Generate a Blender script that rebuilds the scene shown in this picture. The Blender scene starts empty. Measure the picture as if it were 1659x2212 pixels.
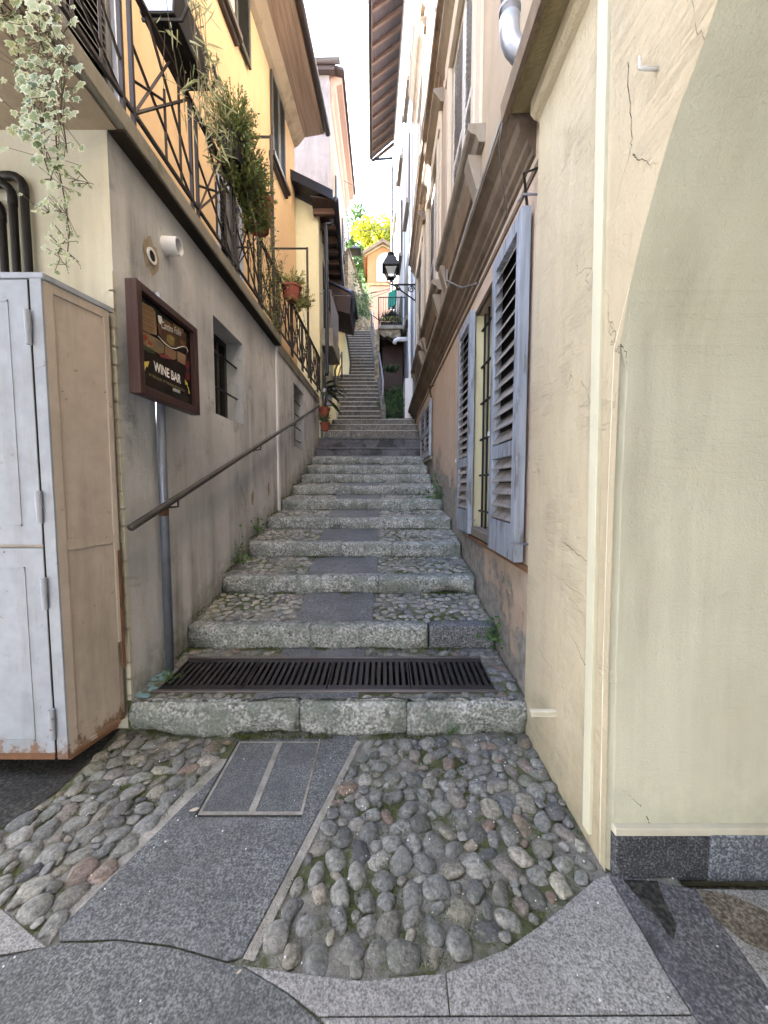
import bpy, bmesh, math, random
from mathutils import Vector, Matrix, noise
random.seed(7)
rad = math.radians
S = bpy.context.scene
C = S.collection
# ---------------------------------------------------------------- camera
PITCH = rad(3.86); EYE = 1.6
cam_d = bpy.data.cameras.new('camera'); cam = bpy.data.objects.new('camera', cam_d); C.objects.link(cam)
cam.location = (0, 0, EYE); cam.rotation_euler = (rad(90) - PITCH, 0, 0)
cam_d.sensor_width = 36; cam_d.lens = 36 * 831 / 2212; cam_d.clip_end = 2000; cam_d.clip_start = .05
S.camera = cam
# ---------------------------------------------------------------- light
SUN_EL = rad(28); SUN_AZ = rad(-52)       # azimuth from +Y (up the alley) towards +X
w = bpy.data.worlds.new('World'); S.world = w; w.use_nodes = True
bg = w.node_tree.nodes['Background']; sky = w.node_tree.nodes.new('ShaderNodeTexSky')
sky.sky_type = 'NISHITA'; sky.sun_disc = False; sky.sun_elevation = SUN_EL; sky.sun_rotation = SUN_AZ
sky.air_density = 1.0; sky.dust_density = 3.0; sky.ozone_density = 1.0
w.node_tree.links.new(sky.outputs[0], bg.inputs[0]); bg.inputs[1].default_value = .15
sd = bpy.data.lights.new('sun', 'SUN'); sd.energy = 5; sd.angle = rad(.5); sd.color = (1, .97, .92)
so = bpy.data.objects.new('sun', sd); C.objects.link(so)
tosun = Vector((math.sin(SUN_AZ) * math.cos(SUN_EL), math.cos(SUN_AZ) * math.cos(SUN_EL), math.sin(SUN_EL)))
so.rotation_euler = tosun.to_track_quat('Z', 'Y').to_euler(); so.location = (10, 20, 40)
S.view_settings.view_transform = 'Standard'; S.view_settings.look = 'None'; S.view_settings.gamma = 1
S.view_settings.exposure = 4.4
S.cycles.max_bounces = 10; S.cycles.diffuse_bounces = 6
# ---------------------------------------------------------------- pixel geometry (photo measured at 1659 x 2212)
def ray(px, py):
    u = (px - 829.5) / 831; v = (1106 - py) / 831
    return Vector((u, math.cos(PITCH) + v * math.sin(PITCH), v * math.cos(PITCH) - math.sin(PITCH)))
CAM = Vector((0, 0, EYE))
def atY(px, py, Y): r = ray(px, py); return CAM + r * (Y / r.y)
def atX(px, py, X): r = ray(px, py); return CAM + r * (X / r.x)
def atZ(px, py, Z): r = ray(px, py); return CAM + r * ((Z - EYE) / r.z)
class Fr:                                # a vertical plane: t along, z up, d out of the wall
    def __init__(s, a, b, side):
        s.o = Vector((a[0], a[1], 0)); e = Vector((b[0], b[1], 0)); s.L = (e - s.o).length
        s.u = (e - s.o).normalized(); s.n = Vector((s.u.y, -s.u.x, 0)) * side
    def p(s, t, z, d=0): return s.o + s.u * t + s.n * d + Vector((0, 0, z))
    def uv(s, px, py, d=0):
        r = ray(px, py); o = s.o + s.n * d
        k = (o - CAM).dot(s.n) / r.dot(s.n); q = CAM + r * k
        return (q - s.o).dot(s.u), q.z
# ---------------------------------------------------------------- mesh builder
WLD = {}
class MB:
    def __init__(s): s.v = []; s.f = []
    def add(s, vs, fs):
        b = len(s.v); s.v += [Vector(q) for q in vs]; s.f += [tuple(i + b for i in f) for f in fs]; return s
    def poly(s, pts): return s.add(pts, [tuple(range(len(pts)))])
    def hexa(s, q):                       # 8 corners: bottom 4, top 4
        return s.add(q, [(0, 3, 2, 1), (4, 5, 6, 7), (0, 1, 5, 4), (1, 2, 6, 5), (2, 3, 7, 6), (3, 0, 4, 7)])
    def box(s, F, t0, t1, z0, z1, d0, d1):
        return s.hexa([F.p(t0, z0, d0), F.p(t1, z0, d0), F.p(t1, z0, d1), F.p(t0, z0, d1),
                       F.p(t0, z1, d0), F.p(t1, z1, d0), F.p(t1, z1, d1), F.p(t0, z1, d1)])
    def bx(s, x0, x1, y0, y1, z0, z1):
        return s.hexa([(x0, y0, z0), (x1, y0, z0), (x1, y1, z0), (x0, y1, z0), (x0, y0, z1), (x1, y0, z1), (x1, y1, z1), (x0, y1, z1)])
    def prism(s, pts, vec):
        n = len(pts); vec = Vector(vec); a = [Vector(q) for q in pts]
        return s.add(a + [q + vec for q in a], [tuple(range(n)), tuple(range(2 * n - 1, n - 1, -1))] +
                     [(i, i + n, (i + 1) % n + n, (i + 1) % n) for i in range(n)])
    def prof(s, F, t0, t1, dz):           # profile (d, z) run along a wall
        return s.prism([F.p(t0, z, d) for d, z in dz], F.u * (t1 - t0))
    def tube(s, pts, r, n=8, cap=True):
        pts = [Vector(q) for q in pts]; rings = []; rr = r if isinstance(r, (list, tuple)) else [r] * len(pts)
        up = None
        for i, q in enumerate(pts):
            d = (pts[min(i + 1, len(pts) - 1)] - pts[max(i - 1, 0)])
            if d.length < 1e-9: d = Vector((0, 0, 1))
            d.normalize()
            if up is None: up = Vector((0, 0, 1)) if abs(d.z) < .9 else Vector((1, 0, 0))
            a = d.cross(up).normalized(); b = a.cross(d).normalized(); up = b
            rings.append([q + (a * math.cos(6.2832 * k / n) + b * math.sin(6.2832 * k / n)) * rr[i] for k in range(n)])
        vs = [q for g in rings for q in g]; fs = []
        for i in range(len(pts) - 1):
            for k in range(n): fs.append((i * n + k, i * n + (k + 1) % n, (i + 1) * n + (k + 1) % n, (i + 1) * n + k))
        if cap: fs += [tuple(range(n))[::-1], tuple((len(pts) - 1) * n + k for k in range(n))]
        return s.add(vs, fs)
    def lathe(s, c, prof, n=14):          # prof: (r, z)
        c = Vector(c); vs = []; fs = []
        for r, z in prof: vs += [c + Vector((r * math.cos(6.2832 * k / n), r * math.sin(6.2832 * k / n), z)) for k in range(n)]
        for i in range(len(prof) - 1):
            for k in range(n): fs.append((i * n + k, i * n + (k + 1) % n, (i + 1) * n + (k + 1) % n, (i + 1) * n + k))
        fs += [tuple(range(n))[::-1], tuple((len(prof) - 1) * n + k for k in range(n))]
        return s.add(vs, fs)
    def wall(s, F, t0, t1, z0, z1, holes=(), rev=.2, step=9):
        ts = sorted({t0, t1, *[h[i] for h in holes for i in (0, 1)]}); zs = sorted({z0, z1, *[h[i] for h in holes for i in (2, 3)]})
        for a, b in zip(ts, ts[1:]):
            for c, d in zip(zs, zs[1:]):
                m = ((a + b) / 2, (c + d) / 2)
                if any(h[0] < m[0] < h[1] and h[2] < m[1] < h[3] for h in holes): continue
                s.poly([F.p(a, c), F.p(b, c), F.p(b, d), F.p(a, d)])
        for h in holes:
            q = [(h[0], h[2]), (h[1], h[2]), (h[1], h[3]), (h[0], h[3])]
            for i in range(4):
                a, b = q[i], q[(i + 1) % 4]
                s.poly([F.p(*a), F.p(*b), F.p(*b, -rev), F.p(*a, -rev)])
        return s
    def build(s, name, m, parent=None, smooth=False, bevel=0, recalc=True):
        off = WLD[parent.name] if parent else Vector((0, 0, 0))
        me = bpy.data.meshes.new(name); me.from_pydata([q - off for q in s.v], [], s.f)
        if recalc:
            b = bmesh.new(); b.from_mesh(me); bmesh.ops.recalc_face_normals(b, faces=b.faces); b.to_mesh(me); b.free()
        if smooth:
            for q in me.polygons: q.use_smooth = True
        o = bpy.data.objects.new(name, me); C.objects.link(o)
        if m: me.materials.append(m)
        if parent: o.parent = parent
        WLD[o.name] = off
        if bevel:
            bv = o.modifiers.new('bevel', 'BEVEL'); bv.width = bevel; bv.segments = 2; bv.limit_method = 'ANGLE'
        return o
def tag(o, label, cat, group=None, kind=None):
    if label: o['label'] = label
    if cat: o['category'] = cat
    if group: o['group'] = group
    if kind: o['kind'] = kind
    return o
def thing(name, label, cat, loc, group=None):
    o = bpy.data.objects.new(name, None); C.objects.link(o); o.location = loc; o.empty_display_size = .1
    WLD[o.name] = Vector(loc); return tag(o, label, cat, group)
def struct(o): o['kind'] = 'structure'; return o
# ---------------------------------------------------------------- materials
class NT:
    def __init__(s, name):
        s.m = bpy.data.materials.new(name); s.m.use_nodes = True; s.t = s.m.node_tree
        s.b = s.t.nodes['Principled BSDF']; s.b.inputs['Specular IOR Level'].default_value = .25
    def n(s, ty, ins=(), **props):
        d = s.t.nodes.new('ShaderNode' + ty)
        for k, v in props.items(): setattr(d, k, v)
        for k, v in (ins.items() if isinstance(ins, dict) else enumerate(ins)):
            if v is None: continue
            if hasattr(v, 'is_output'): s.t.links.new(v, d.inputs[k])
            else:
                if isinstance(v, tuple) and len(v) == 3 and d.inputs[k].type == 'RGBA': v = (*v, 1)
                d.inputs[k].default_value = v
        return d
    def pos(s): return s.n('NewGeometry').outputs['Position']
    def isl(s): return s.n('NewGeometry').outputs['Random Per Island']
    def scale(s, p, sc): return s.n('VectorMath', (p, sc), operation='MULTIPLY').outputs[0]
    def noise(s, p, sc, det=4, rough=.55, dist=0): return s.n('TexNoise', {'Vector': p, 'Scale': sc, 'Detail': det, 'Roughness': rough, 'Distortion': dist}).outputs[0]
    def ramp(s, f, a, b): return s.n('MapRange', {0: f, 1: a, 2: b, 3: 0., 4: 1.}).outputs[0]
    def math(s, op, a, b=None, c=None): return s.n('Math', (a, b, c), operation=op).outputs[0]
    def mix(s, f, a, b, mode='MIX'): return s.n('MixRGB', (f, a, b), blend_type=mode).outputs[0]
    def cramp(s, f, stops):
        d = s.n('ValToRGB', (f,)); e = d.color_ramp.elements
        while len(e) < len(stops): e.new(.5)
        for el, (q, c) in zip(e, stops): el.position = q; el.color = (*c, 1)
        return d.outputs[0]
    def out(s, col, rough=.85, h=None, bump=.3, dist=.01, metal=0):
        L = s.t.links
        if hasattr(col, 'is_output'): L.new(col, s.b.inputs['Base Color'])
        else: s.b.inputs['Base Color'].default_value = (*col, 1)
        if hasattr(rough, 'is_output'): L.new(rough, s.b.inputs['Roughness'])
        else: s.b.inputs['Roughness'].default_value = rough
        s.b.inputs['Metallic'].default_value = metal
        if h is not None:
            bp = s.n('Bump', {'Strength': bump, 'Distance': dist, 'Height': h}); L.new(bp.outputs[0], s.b.inputs['Normal'])
        return s.m
def hgt(N, p):                            # height above the climbing alley floor
    x = N.n('SeparateXYZ', (p,)); y = N.math('MULTIPLY', N.math('MAXIMUM', N.math('SUBTRACT', x.outputs[1], 2.5), 0.), .33)
    return N.math('SUBTRACT', x.outputs[2], y)
def plaster(name, c1, c2, stain=(.1, .09, .07), amt=.4, crack=.5, peel=None, peel_h=1.0, moss=0, bump=.35, sc=1.6, grain=70, rib=0, bd=.015, hk=.8, strokes=0):
    N = NT(name); p = N.pos()
    n1 = N.noise(p, sc, 6, .6); n2 = N.noise(p, sc * 6, 5, .6)
    col = N.mix(N.ramp(n1, .3, .7), c1, c2)
    col = N.mix(N.math('MULTIPLY', N.ramp(n2, .4, .75), .25), col, tuple(q * .72 for q in c2))
    st = N.noise(N.scale(p, (5, 5, .45)), 1, 5, .6)
    pat = N.noise(p, .8, 4, .6)
    sm = N.math('MULTIPLY', N.math('MULTIPLY', N.ramp(st, .45, .75), N.ramp(pat, .35, .65)), amt)
    col = N.mix(sm, col, stain)
    blot = N.math('MULTIPLY', N.ramp(N.noise(p, 2.3, 7, .68), .56, .78), amt)
    col = N.mix(blot, col, tuple(q * 1.6 for q in stain))
    h = N.math('ADD', N.math('MULTIPLY', N.noise(N.scale(p, (1, 1, .55)), 9, 6, .62), hk), N.math('MULTIPLY', N.noise(p, grain, 3, .6), .35))
    if crack:
        ck = N.math('ABSOLUTE', N.math('SUBTRACT', N.noise(N.scale(p, (1, 1, .7)), 1.7, 5, .55, .3), .5))
        cm = N.math('MULTIPLY', N.math('SUBTRACT', 1., N.ramp(ck, .0006, .0028)), N.ramp(N.noise(p, 1.3, 2), .54, .62))
        col = N.mix(N.math('MULTIPLY', cm, crack), col, (.06, .05, .04)); h = N.math('SUBTRACT', h, N.math('MULTIPLY', cm, .8))
    if strokes:
        q_ = N.n('Mapping', {'Vector': p, 'Rotation': (rad(38), 0, 0), 'Scale': (7, 7, 42)}).outputs[0]
        h = N.math('ADD', h, N.math('MULTIPLY', N.math('MULTIPLY', N.ramp(N.noise(q_, 1, 6, .68), .48, .72), N.ramp(N.noise(p, 2.2, 3), .42, .62)), strokes))
    if rib: h = N.math('ADD', h, N.math('MULTIPLY', N.noise(N.scale(p, (3, 3, 40)), 1, 3), rib))
    if peel:
        hh = hgt(N, p)
        m0 = N.math('SUBTRACT', N.math('ADD', N.math('MULTIPLY', N.noise(p, 2.0, 7, .62), 2.0), .0), N.math('DIVIDE', hh, peel_h))
        m = N.ramp(m0, .42, .5)
        m2 = N.ramp(m0, .25, .6)
        pc = N.mix(N.ramp(N.noise(p, 14, 5, .65), .35, .7), peel, tuple(q * .5 for q in peel))
        col = N.mix(N.math('MULTIPLY', m2, .5), col, tuple(q * .6 for q in c2))
        col = N.mix(m, col, pc); h = N.math('SUBTRACT', h, N.math('MULTIPLY', m, .7))
    if moss:
        hh = hgt(N, p); g = N.math('SUBTRACT', N.math('ADD', N.math('MULTIPLY', N.noise(p, 7, 6, .7), .8), 0.), hh)
        col = N.mix(N.math('MULTIPLY', N.ramp(g, .0, .5), moss), col, (.045, .055, .02))
    return N.out(col, .92, h, bump, bd)
def paint(name, c, rough=.5, metal=0, var=.25, rust=0, bump=.12, spec=None, grime=.0, base_rust=0):
    N = NT(name); p = N.pos()
    col = N.mix(N.math('MULTIPLY', N.ramp(N.noise(p, 9, 6, .6), .35, .7), var), c, tuple(q * .45 for q in c))
    if grime: col = N.mix(N.math('MULTIPLY', N.ramp(N.noise(N.scale(p, (6, 6, .8)), 1, 6, .65), .5, .75), grime), col, (.12, .1, .07))
    h = N.noise(p, 40, 4)
    if rust:
        r = N.ramp(N.noise(p, 22, 8, .7), .62, .68); r2 = N.ramp(N.noise(p, 3, 4), .45, .6)
        col = N.mix(N.math('MULTIPLY', N.math('MULTIPLY', r, r2), rust), col, (.13, .05, .02)); h = N.math('SUBTRACT', h, r)
    if base_rust:
        z = N.n('SeparateXYZ', (p,)).outputs[2]; q = N.math('SUBTRACT', N.math('MULTIPLY', N.noise(N.scale(p, (14, 14, 9)), 1, 8, .72), 1.5), N.math('MULTIPLY', N.math('SUBTRACT', z, .1), 2.6))
        col = N.mix(N.math('MULTIPLY', N.ramp(q, .52, .66), .9), col, N.mix(N.noise(p, 70, 4), (.10, .045, .02), (.26, .15, .09)))
        col = N.mix(N.math('MULTIPLY', N.ramp(N.noise(N.scale(p, (22, 22, 3)), 1, 7, .7), .58, .72), .3), col, (.18, .15, .12))
    return N.out(col, rough, h, bump, .004, metal)
def wood(name, c, axis=2, rough=.7, wear=None, k=30):
    N = NT(name); p = N.pos(); s = [k, k, k]; s[axis] = k * .06
    g = N.noise(N.scale(p, tuple(s)), 1, 6, .6)
    col = N.mix(N.ramp(g, .3, .7), tuple(q * .65 for q in c), tuple(min(1, q * 1.2) for q in c))
    if wear: col = N.mix(N.math('MULTIPLY', N.ramp(N.noise(N.scale(p, (14, 14, 2.5)), 1, 7, .7), .52, .60), .85), col, wear)
    return N.out(col, rough, g, .25, .004)
def granite(name, a, b, c, sc=110, rough=.75, tint=None, mid=.35, bump=.2, patch=None):
    N = NT(name); p = N.pos()
    f = N.math('ADD', N.math('MULTIPLY', N.noise(p, sc, 2, .5), .72), N.math('MULTIPLY', N.noise(p, sc * .3, 3, .6), .28))
    col = N.cramp(f, [(.36, a), (.5, b), (.62, c)])
    col = N.mix(N.math('MULTIPLY', N.ramp(N.noise(p, 3.5, 6, .65), .38, .68), mid), col, tuple(q * .5 for q in b))
    col = N.mix(N.math('MULTIPLY', N.ramp(N.noise(p, 1.3, 6, .7), .45, .7), mid * .8), col, tuple(q * .45 for q in b))
    col = N.mix(N.math('MULTIPLY', N.ramp(N.noise(p, 2.1, 7, .7), .56, .7), .3), col, c)
    h = N.noise(p, sc, 3)
    if tint:
        col = N.mix(N.math('MULTIPLY', N.ramp(N.noise(p, 6, 7, .72), .44, .6), .75), col, tint)
        col = N.mix(N.math('MULTIPLY', N.ramp(N.noise(p, 11, 7, .7), .58, .66), .8), col, (.05, .055, .045))
        h = N.math('ADD', h, N.math('MULTIPLY', N.noise(p, 18, 6, .65), 2.))
    if patch: col = N.mix(N.math('MULTIPLY', N.ramp(N.noise(p, 2.2, 5, .6), .5, .58), .75), col, patch)
    return N.out(col, rough, h, bump, .006)
def leafm(name, cs, trans=.35):
    N = NT(name); i = N.isl(); k = len(cs) - 1
    col = N.cramp(i, [(q / k, c) for q, c in enumerate(cs)])
    N.out(col, .5)
    t = N.n('BsdfTranslucent', {'Color': col}); mx = N.n('MixShader', (trans, N.b.outputs[0], t.outputs[0]))
    N.t.links.new(mx.outputs[0], N.t.nodes['Material Output'].inputs[0]); return N.m
def pebm(name, stops, moss=.0):
    N = NT(name); p = N.pos(); i = N.isl()
    col = N.cramp(i, stops)
    sh = N.n('VectorMath', (p, N.n('CombineXYZ', (N.math('MULTIPLY', i, 50.), N.math('MULTIPLY', i, 31.), 0.)).outputs[0]), operation='ADD').outputs[0]
    g = N.noise(N.scale(sh, (60, 60, 90)), 1, 5, .65)
    col = N.mix(N.math('MULTIPLY', N.ramp(g, .38, .66), .7), col, tuple([.045, .044, .043]))
    col = N.mix(N.math('MULTIPLY', N.ramp(N.noise(sh, 45, 6, .75), .54, .66), .55), col, (.34, .33, .31))
    if moss: col = N.mix(N.math('MULTIPLY', N.ramp(N.noise(p, 3.2, 6, .65), .5, .66), moss), col, (.07, .085, .03))
    return N.out(col, .8, N.math('ADD', g, N.noise(sh, 30, 5)), .7, .008)
def mortar(name, c, moss=.9, lo=.46, hi=.6):
    N = NT(name); p = N.pos()
    col = N.mix(N.ramp(N.noise(p, 9, 6, .65), .35, .7), c, tuple(q * .5 for q in c))
    col = N.mix(N.math('MULTIPLY', N.ramp(N.noise(p, 90, 3), .45, .7), .4), col, tuple(q * .45 for q in c))
    m = N.ramp(N.math('ADD', N.math('MULTIPLY', N.noise(p, 2.6, 5, .6), .8), N.math('MULTIPLY', N.noise(p, 22, 5, .65), .25)), lo, hi)
    col = N.mix(N.math('MULTIPLY', m, moss), col, N.mix(N.noise(p, 60, 3), (.035, .045, .012), (.1, .12, .03)))
    return N.out(col, .95, N.math('ADD', N.noise(p, 45, 6, .7), N.math('MULTIPLY', N.noise(p, 130, 3), .6)), .9, .02)
M = {}
M['wall_grey'] = plaster('grey_render', (.36, .36, .365), (.61, .615, .625), (.10, .098, .095), .95, .3, moss=.85, sc=.9, bump=.85)
M['wall_pale'] = plaster('pale_cream_render', (.50, .47, .375), (.55, .525, .44), (.2, .15, .09), .5, .3)
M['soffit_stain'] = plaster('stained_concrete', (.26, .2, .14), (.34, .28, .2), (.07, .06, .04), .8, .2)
M['slab_edge'] = plaster('weathered_concrete', (.19, .175, .14), (.26, .24, .20), (.022, .026, .015), .95, .2, bump=.6)
M['yellow'] = plaster('orange_yellow_render', (.46, .325, .185), (.51, .365, .21), (.30, .18, .08), .5, .1, bump=.3)
M['pale_yellow'] = plaster('pale_yellow_render', (.50, .455, .29), (.55, .51, .345), (.34, .29, .16), .4, .15, bump=.3)
M['pink_rough'] = plaster('rough_pink_render', (.15, .128, .125), (.21, .188, .182), (.09, .075, .07), .8, 0, bump=1.0, grain=20, bd=.03)
M['peach'] = plaster('peach_render', (.29, .225, .175), (.33, .265, .21), (.2, .15, .1), .5, .1, bump=.3)
M['orange_old'] = plaster('old_orange_render', (.43, .325, .245), (.48, .385, .31), (.2, .12, .07), .6, .3, peel=(.30, .28, .255), peel_h=1.1, bump=.7)
M['old_upper'] = plaster('faded_orange_render', (.30, .232, .165), (.35, .285, .215), (.15, .105, .065), .65, .2, bump=.4)
M['facade'] = plaster('white_facade_render', (.35, .365, .39), (.39, .405, .43), (.25, .25, .25), .3, .1)
M['tan'] = plaster('tan_render', (.44, .37, .255), (.485, .42, .305), (.27, .21, .135), .6, .1, bump=.8, grain=60, sc=.8, bd=.016, hk=1.1, strokes=.55, moss=.35)
M['reveal'] = plaster('pale_cream_arch_render', (.55, .54, .42), (.61, .60, .49), (.36, .34, .26), .75, 0, bump=.6, sc=.7, grain=110, bd=.014, strokes=.25, moss=.35)
M['cream'] = plaster('cream_strip', (.50, .48, .365), (.55, .53, .415), (.36, .32, .23), .35, .1, bump=.2)
M['cornice'] = plaster('dirty_cornice', (.11, .078, .055), (.19, .14, .098), (.022, .016, .012), .9, .2, bump=.6)
M['cornice_cap'] = plaster('rough_grey_ledge', (.2, .185, .16), (.3, .28, .25), (.05, .04, .03), .8, 0, bump=1.)
M['cornice_ochre'] = plaster('ochre_cornice', (.23, .185, .095), (.28, .23, .13), (.03, .022, .012), .9, .3, bump=.5)
M['white_old'] = plaster('weathered_white_render', (.32, .335, .365), (.42, .435, .46), (.15, .15, .16), .85, .3, bump=.6)
M['sill_stone'] = plaster('stone_sill', (.17, .14, .11), (.24, .205, .17), (.05, .04, .03), .8, .1, bump=.5)
M['surround'] = plaster('window_surround', (.40, .345, .28), (.45, .40, .33), (.26, .2, .15), .6, .1, bump=.2)
M['chapel'] = plaster('orange_chapel_render', (.30, .11, .05), (.33, .135, .065), (.2, .09, .04), .4, .2, bump=.2)
M['chapel_pink'] = plaster('pink_chapel_render', (.27, .165, .12), (.31, .195, .15), (.2, .12, .09), .5, .2, bump=.2)
M['stonewall'] = granite('rubble_stone', (.1, .08, .06), (.3, .24, .17), (.45, .38, .28), 9, .95, (.12, .12, .08), bump=1.)
M['iron'] = paint('black_iron', (.016, .014, .014), .55, .2, .3)
M['rail_iron'] = paint('brown_black_iron', (.028, .02, .018), .6, .1, .4)
M['rail_brown'] = paint('dark_brown_paint', (.052, .046, .043), .45, 0, .35)
M['grate'] = paint('rusty_cast_iron', (.036, .031, .032), .45, .4, .5, rust=.3, bump=.3)
M['grate_rim'] = paint('worn_steel_edge', (.13, .115, .112), .4, .5, .6, rust=.6)
M['zinc'] = paint('zinc_grey', (.3, .31, .36), .4, .6, .35)
M['pole'] = paint('galvanised_pole', (.2, .22, .27), .42, .5, .45)
M['white_pipe'] = paint('white_plastic', (.66, .66, .68), .45, 0, .15, grime=.2)
M['cab_white'] = paint('white_cabinet_paint', (.32, .34, .385), .5, 0, .35, rust=1.0, grime=.35, base_rust=1)
M['cab_tan'] = paint('tan_cabinet_paint', (.45, .385, .33), .55, 0, .25, rust=.9, grime=.4, base_rust=1)
M['rustmetal'] = paint('rusted_metal', (.2, .1, .055), .85, 0, .7, bump=.5)
M['brown_gutter'] = paint('brown_gutter_paint', (.06, .048, .045), .4, .1, .25)
M['navy_metal'] = paint('dark_navy_metal', (.022, .024, .034), .3, .3, .2)
M['blue_flash'] = paint('blue_grey_metal', (.13, .15, .22), .3, .4, .2)
M['grey_blue'] = wood('blue_grey_shutter_paint', (.27, .295, .345), 2, .65, (.13, .12, .115))
M['louvre'] = wood('grey_brown_louvre', (.25, .225, .21), 1, .7, (.14, .12, .1))
M['dark_shutter'] = wood('dark_green_grey_shutter', (.05, .05, .045), 2, .5)
M['pale_shutter'] = wood('pale_grey_shutter', (.4, .39, .38), 2, .6, (.25, .22, .2))
M['frame_black'] = paint('black_window_frame', (.022, .02, .02), .35, 0, .2)
M['frame_brown'] = wood('brown_window_wood', (.14, .07, .035), 2, .5)
M['sign_wood'] = wood('reddish_brown_sign_wood', (.055, .027, .024), 2, .45, k=40)
M['board'] = wood('soffit_boards', (.30, .225, .18), 1, .7, k=14)
M['rafter'] = wood('dark_rafter_wood', (.10, .06, .045), 0, .8)
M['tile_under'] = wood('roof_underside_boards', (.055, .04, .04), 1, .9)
M['door_brown'] = wood('dark_red_brown_door', (.05, .022, .02), 2, .5)
M['terracotta'] = paint('terracotta', (.24, .07, .045), .8, 0, .35, bump=.3)
M['soil'] = paint('soil', (.03, .022, .015), 1, 0, .5)
N_ = NT('window_glass'); M['glass'] = N_.out((.035, .034, .03), .08); N_.b.inputs['Specular IOR Level'].default_value = .5
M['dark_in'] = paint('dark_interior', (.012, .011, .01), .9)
M['curtain'] = paint('net_curtain', (.3, .28, .25), .9)
M['slab'] = granite('dark_granite_slab', (.045, .048, .053), (.112, .117, .122), (.225, .232, .24), 135, .7, mid=.6)
M['slab_light'] = granite('light_granite_slab', (.10, .098, .097), (.23, .227, .226), (.36, .355, .355), 150, .7, mid=.35)
M['slab_darker'] = granite('stained_granite_slab', (.04, .04, .046), (.10, .10, .115), (.22, .22, .235), 110, .65, mid=.6, patch=(.02, .02, .022))
M['slab_brown'] = granite('brown_granite_slab', (.05, .042, .033), (.13, .11, .085), (.26, .23, .2), 100, .7, mid=.5)
M['plinth'] = granite('polished_dark_granite', (.02, .02, .024), (.055, .057, .066), (.19, .2, .225), 110, .45, mid=.4, patch=(.03, .03, .034))
M['plinth2'] = granite('blue_grey_granite', (.05, .055, .068), (.13, .145, .175), (.32, .34, .38), 110, .5, mid=.3)
M['kerb'] = granite('rough_green_grey_granite', (.085, .09, .085), (.245, .255, .245), (.47, .47, .465), 55, .9, (.125, .145, .125), .3, .8)
M['kerb_dark'] = granite('dark_granite_block', (.04, .043, .048), (.10, .105, .115), (.24, .25, .26), 90, .85, mid=.3, bump=.6)
M['step_far'] = granite('grey_brown_step_stone', (.07, .066, .06), (.17, .158, .145), (.28, .265, .245), 30, .9, (.09, .086, .072), .35, .4)
M['riser'] = granite('dark_riser_stone', (.05, .047, .043), (.115, .108, .10), (.19, .18, .165), 25, .9, (.06, .058, .048), .4, .4)
M['nosing'] = granite('pale_step_nosing', (.28, .27, .255), (.40, .385, .36), (.5, .48, .45), 40, .9, bump=.3)
PS = [(0, (.16, .165, .17)), (.12, (.25, .25, .235)), (.26, (.10, .105, .11)), (.40, (.31, .30, .28)), (.50, (.175, .177, .18)), (.62, (.27, .25, .205)), (.72, (.06, .063, .072)), (.84, (.21, .207, .195)), (.93, (.20, .14, .115)), (.96, (.42, .40, .34)), (1, (.16, .17, .18))]
M['pebble'] = pebm('river_cobbles', PS, .35)
M['pebble_far'] = pebm('small_river_cobbles', [(q, tuple(min(.6, k * 1.3 + .03) for k in c)) for q, c in PS[:8]] + [(1, (.4, .38, .33))], .45)
M['cyan'] = paint('cyan_spilled_paint', (.17, .28, .31), .85, 0, .6, bump=.5)
M['mortar'] = mortar('mossy_mortar', (.29, .28, .255), .85, .495, .57)
M['mortar_clean'] = mortar('pale_mortar', (.4, .38, .35), .25, .5, .6)
M['mortar_moss'] = mortar('very_mossy_mortar', (.25, .24, .215), .9, .47, .58)
M['dark_ground'] = granite('dark_stain_shade', (.012, .012, .012), (.03, .029, .028), (.07, .066, .06), 60, .85)
M['ground'] = granite('grey_paving', (.12, .12, .12), (.24, .235, .23), (.36, .35, .34), 60, .9)
M['hill'] = mortar('grassy_hill', (.1, .1, .06), .9, .3, .5)
M['ivy'] = leafm('variegated_ivy', [(.16, .21, .10), (.40, .46, .28), (.10, .15, .06), (.50, .52, .34), (.22, .28, .13), (.45, .48, .25)], .25)
M['ivy_edge'] = leafm('ivy_cream_margin', [(.52, .52, .36), (.6, .6, .44)], .25)
M['stem'] = paint('woody_stem', (.10, .075, .05), .9, 0, .5)
M['succ'] = leafm('planter_leaves', [(.06, .10, .025), (.13, .18, .05), (.18, .21, .065), (.09, .13, .045), (.2, .18, .05)], .35)
M['spider'] = leafm('dry_strap_leaves', [(.25, .26, .14), (.36, .34, .2), (.16, .2, .09)], .3)
M['bush'] = leafm('dark_garden_leaves', [(.03, .07, .028), (.08, .14, .055), (.05, .10, .04), (.14, .20, .09)], .35)
M['weed'] = leafm('weed_leaves', [(.05, .11, .03), (.09, .16, .05)], .3)
M['mossgrow'] = leafm('moss_blades', [(.05, .06, .015), (.09, .11, .03)], .2)
M['aspid'] = leafm('glossy_dark_leaves', [(.012, .022, .012), (.03, .05, .025)], .1)
M['sed'] = leafm('yellowish_sedum', [(.22, .22, .07), (.3, .27, .1), (.14, .17, .05)], .3)
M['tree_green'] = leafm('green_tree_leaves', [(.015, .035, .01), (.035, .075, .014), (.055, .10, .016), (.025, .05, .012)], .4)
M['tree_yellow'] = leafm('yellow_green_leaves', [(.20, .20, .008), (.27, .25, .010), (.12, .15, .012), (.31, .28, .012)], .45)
M['bark'] = paint('bark', (.09, .07, .05), .95, 0, .6, bump=.6)
M['cloth'] = paint('green_canvas', (.015, .17, .12), .8, 0, .3)
M['cable'] = paint('grey_cable', (.12, .11, .11), .7)
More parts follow.
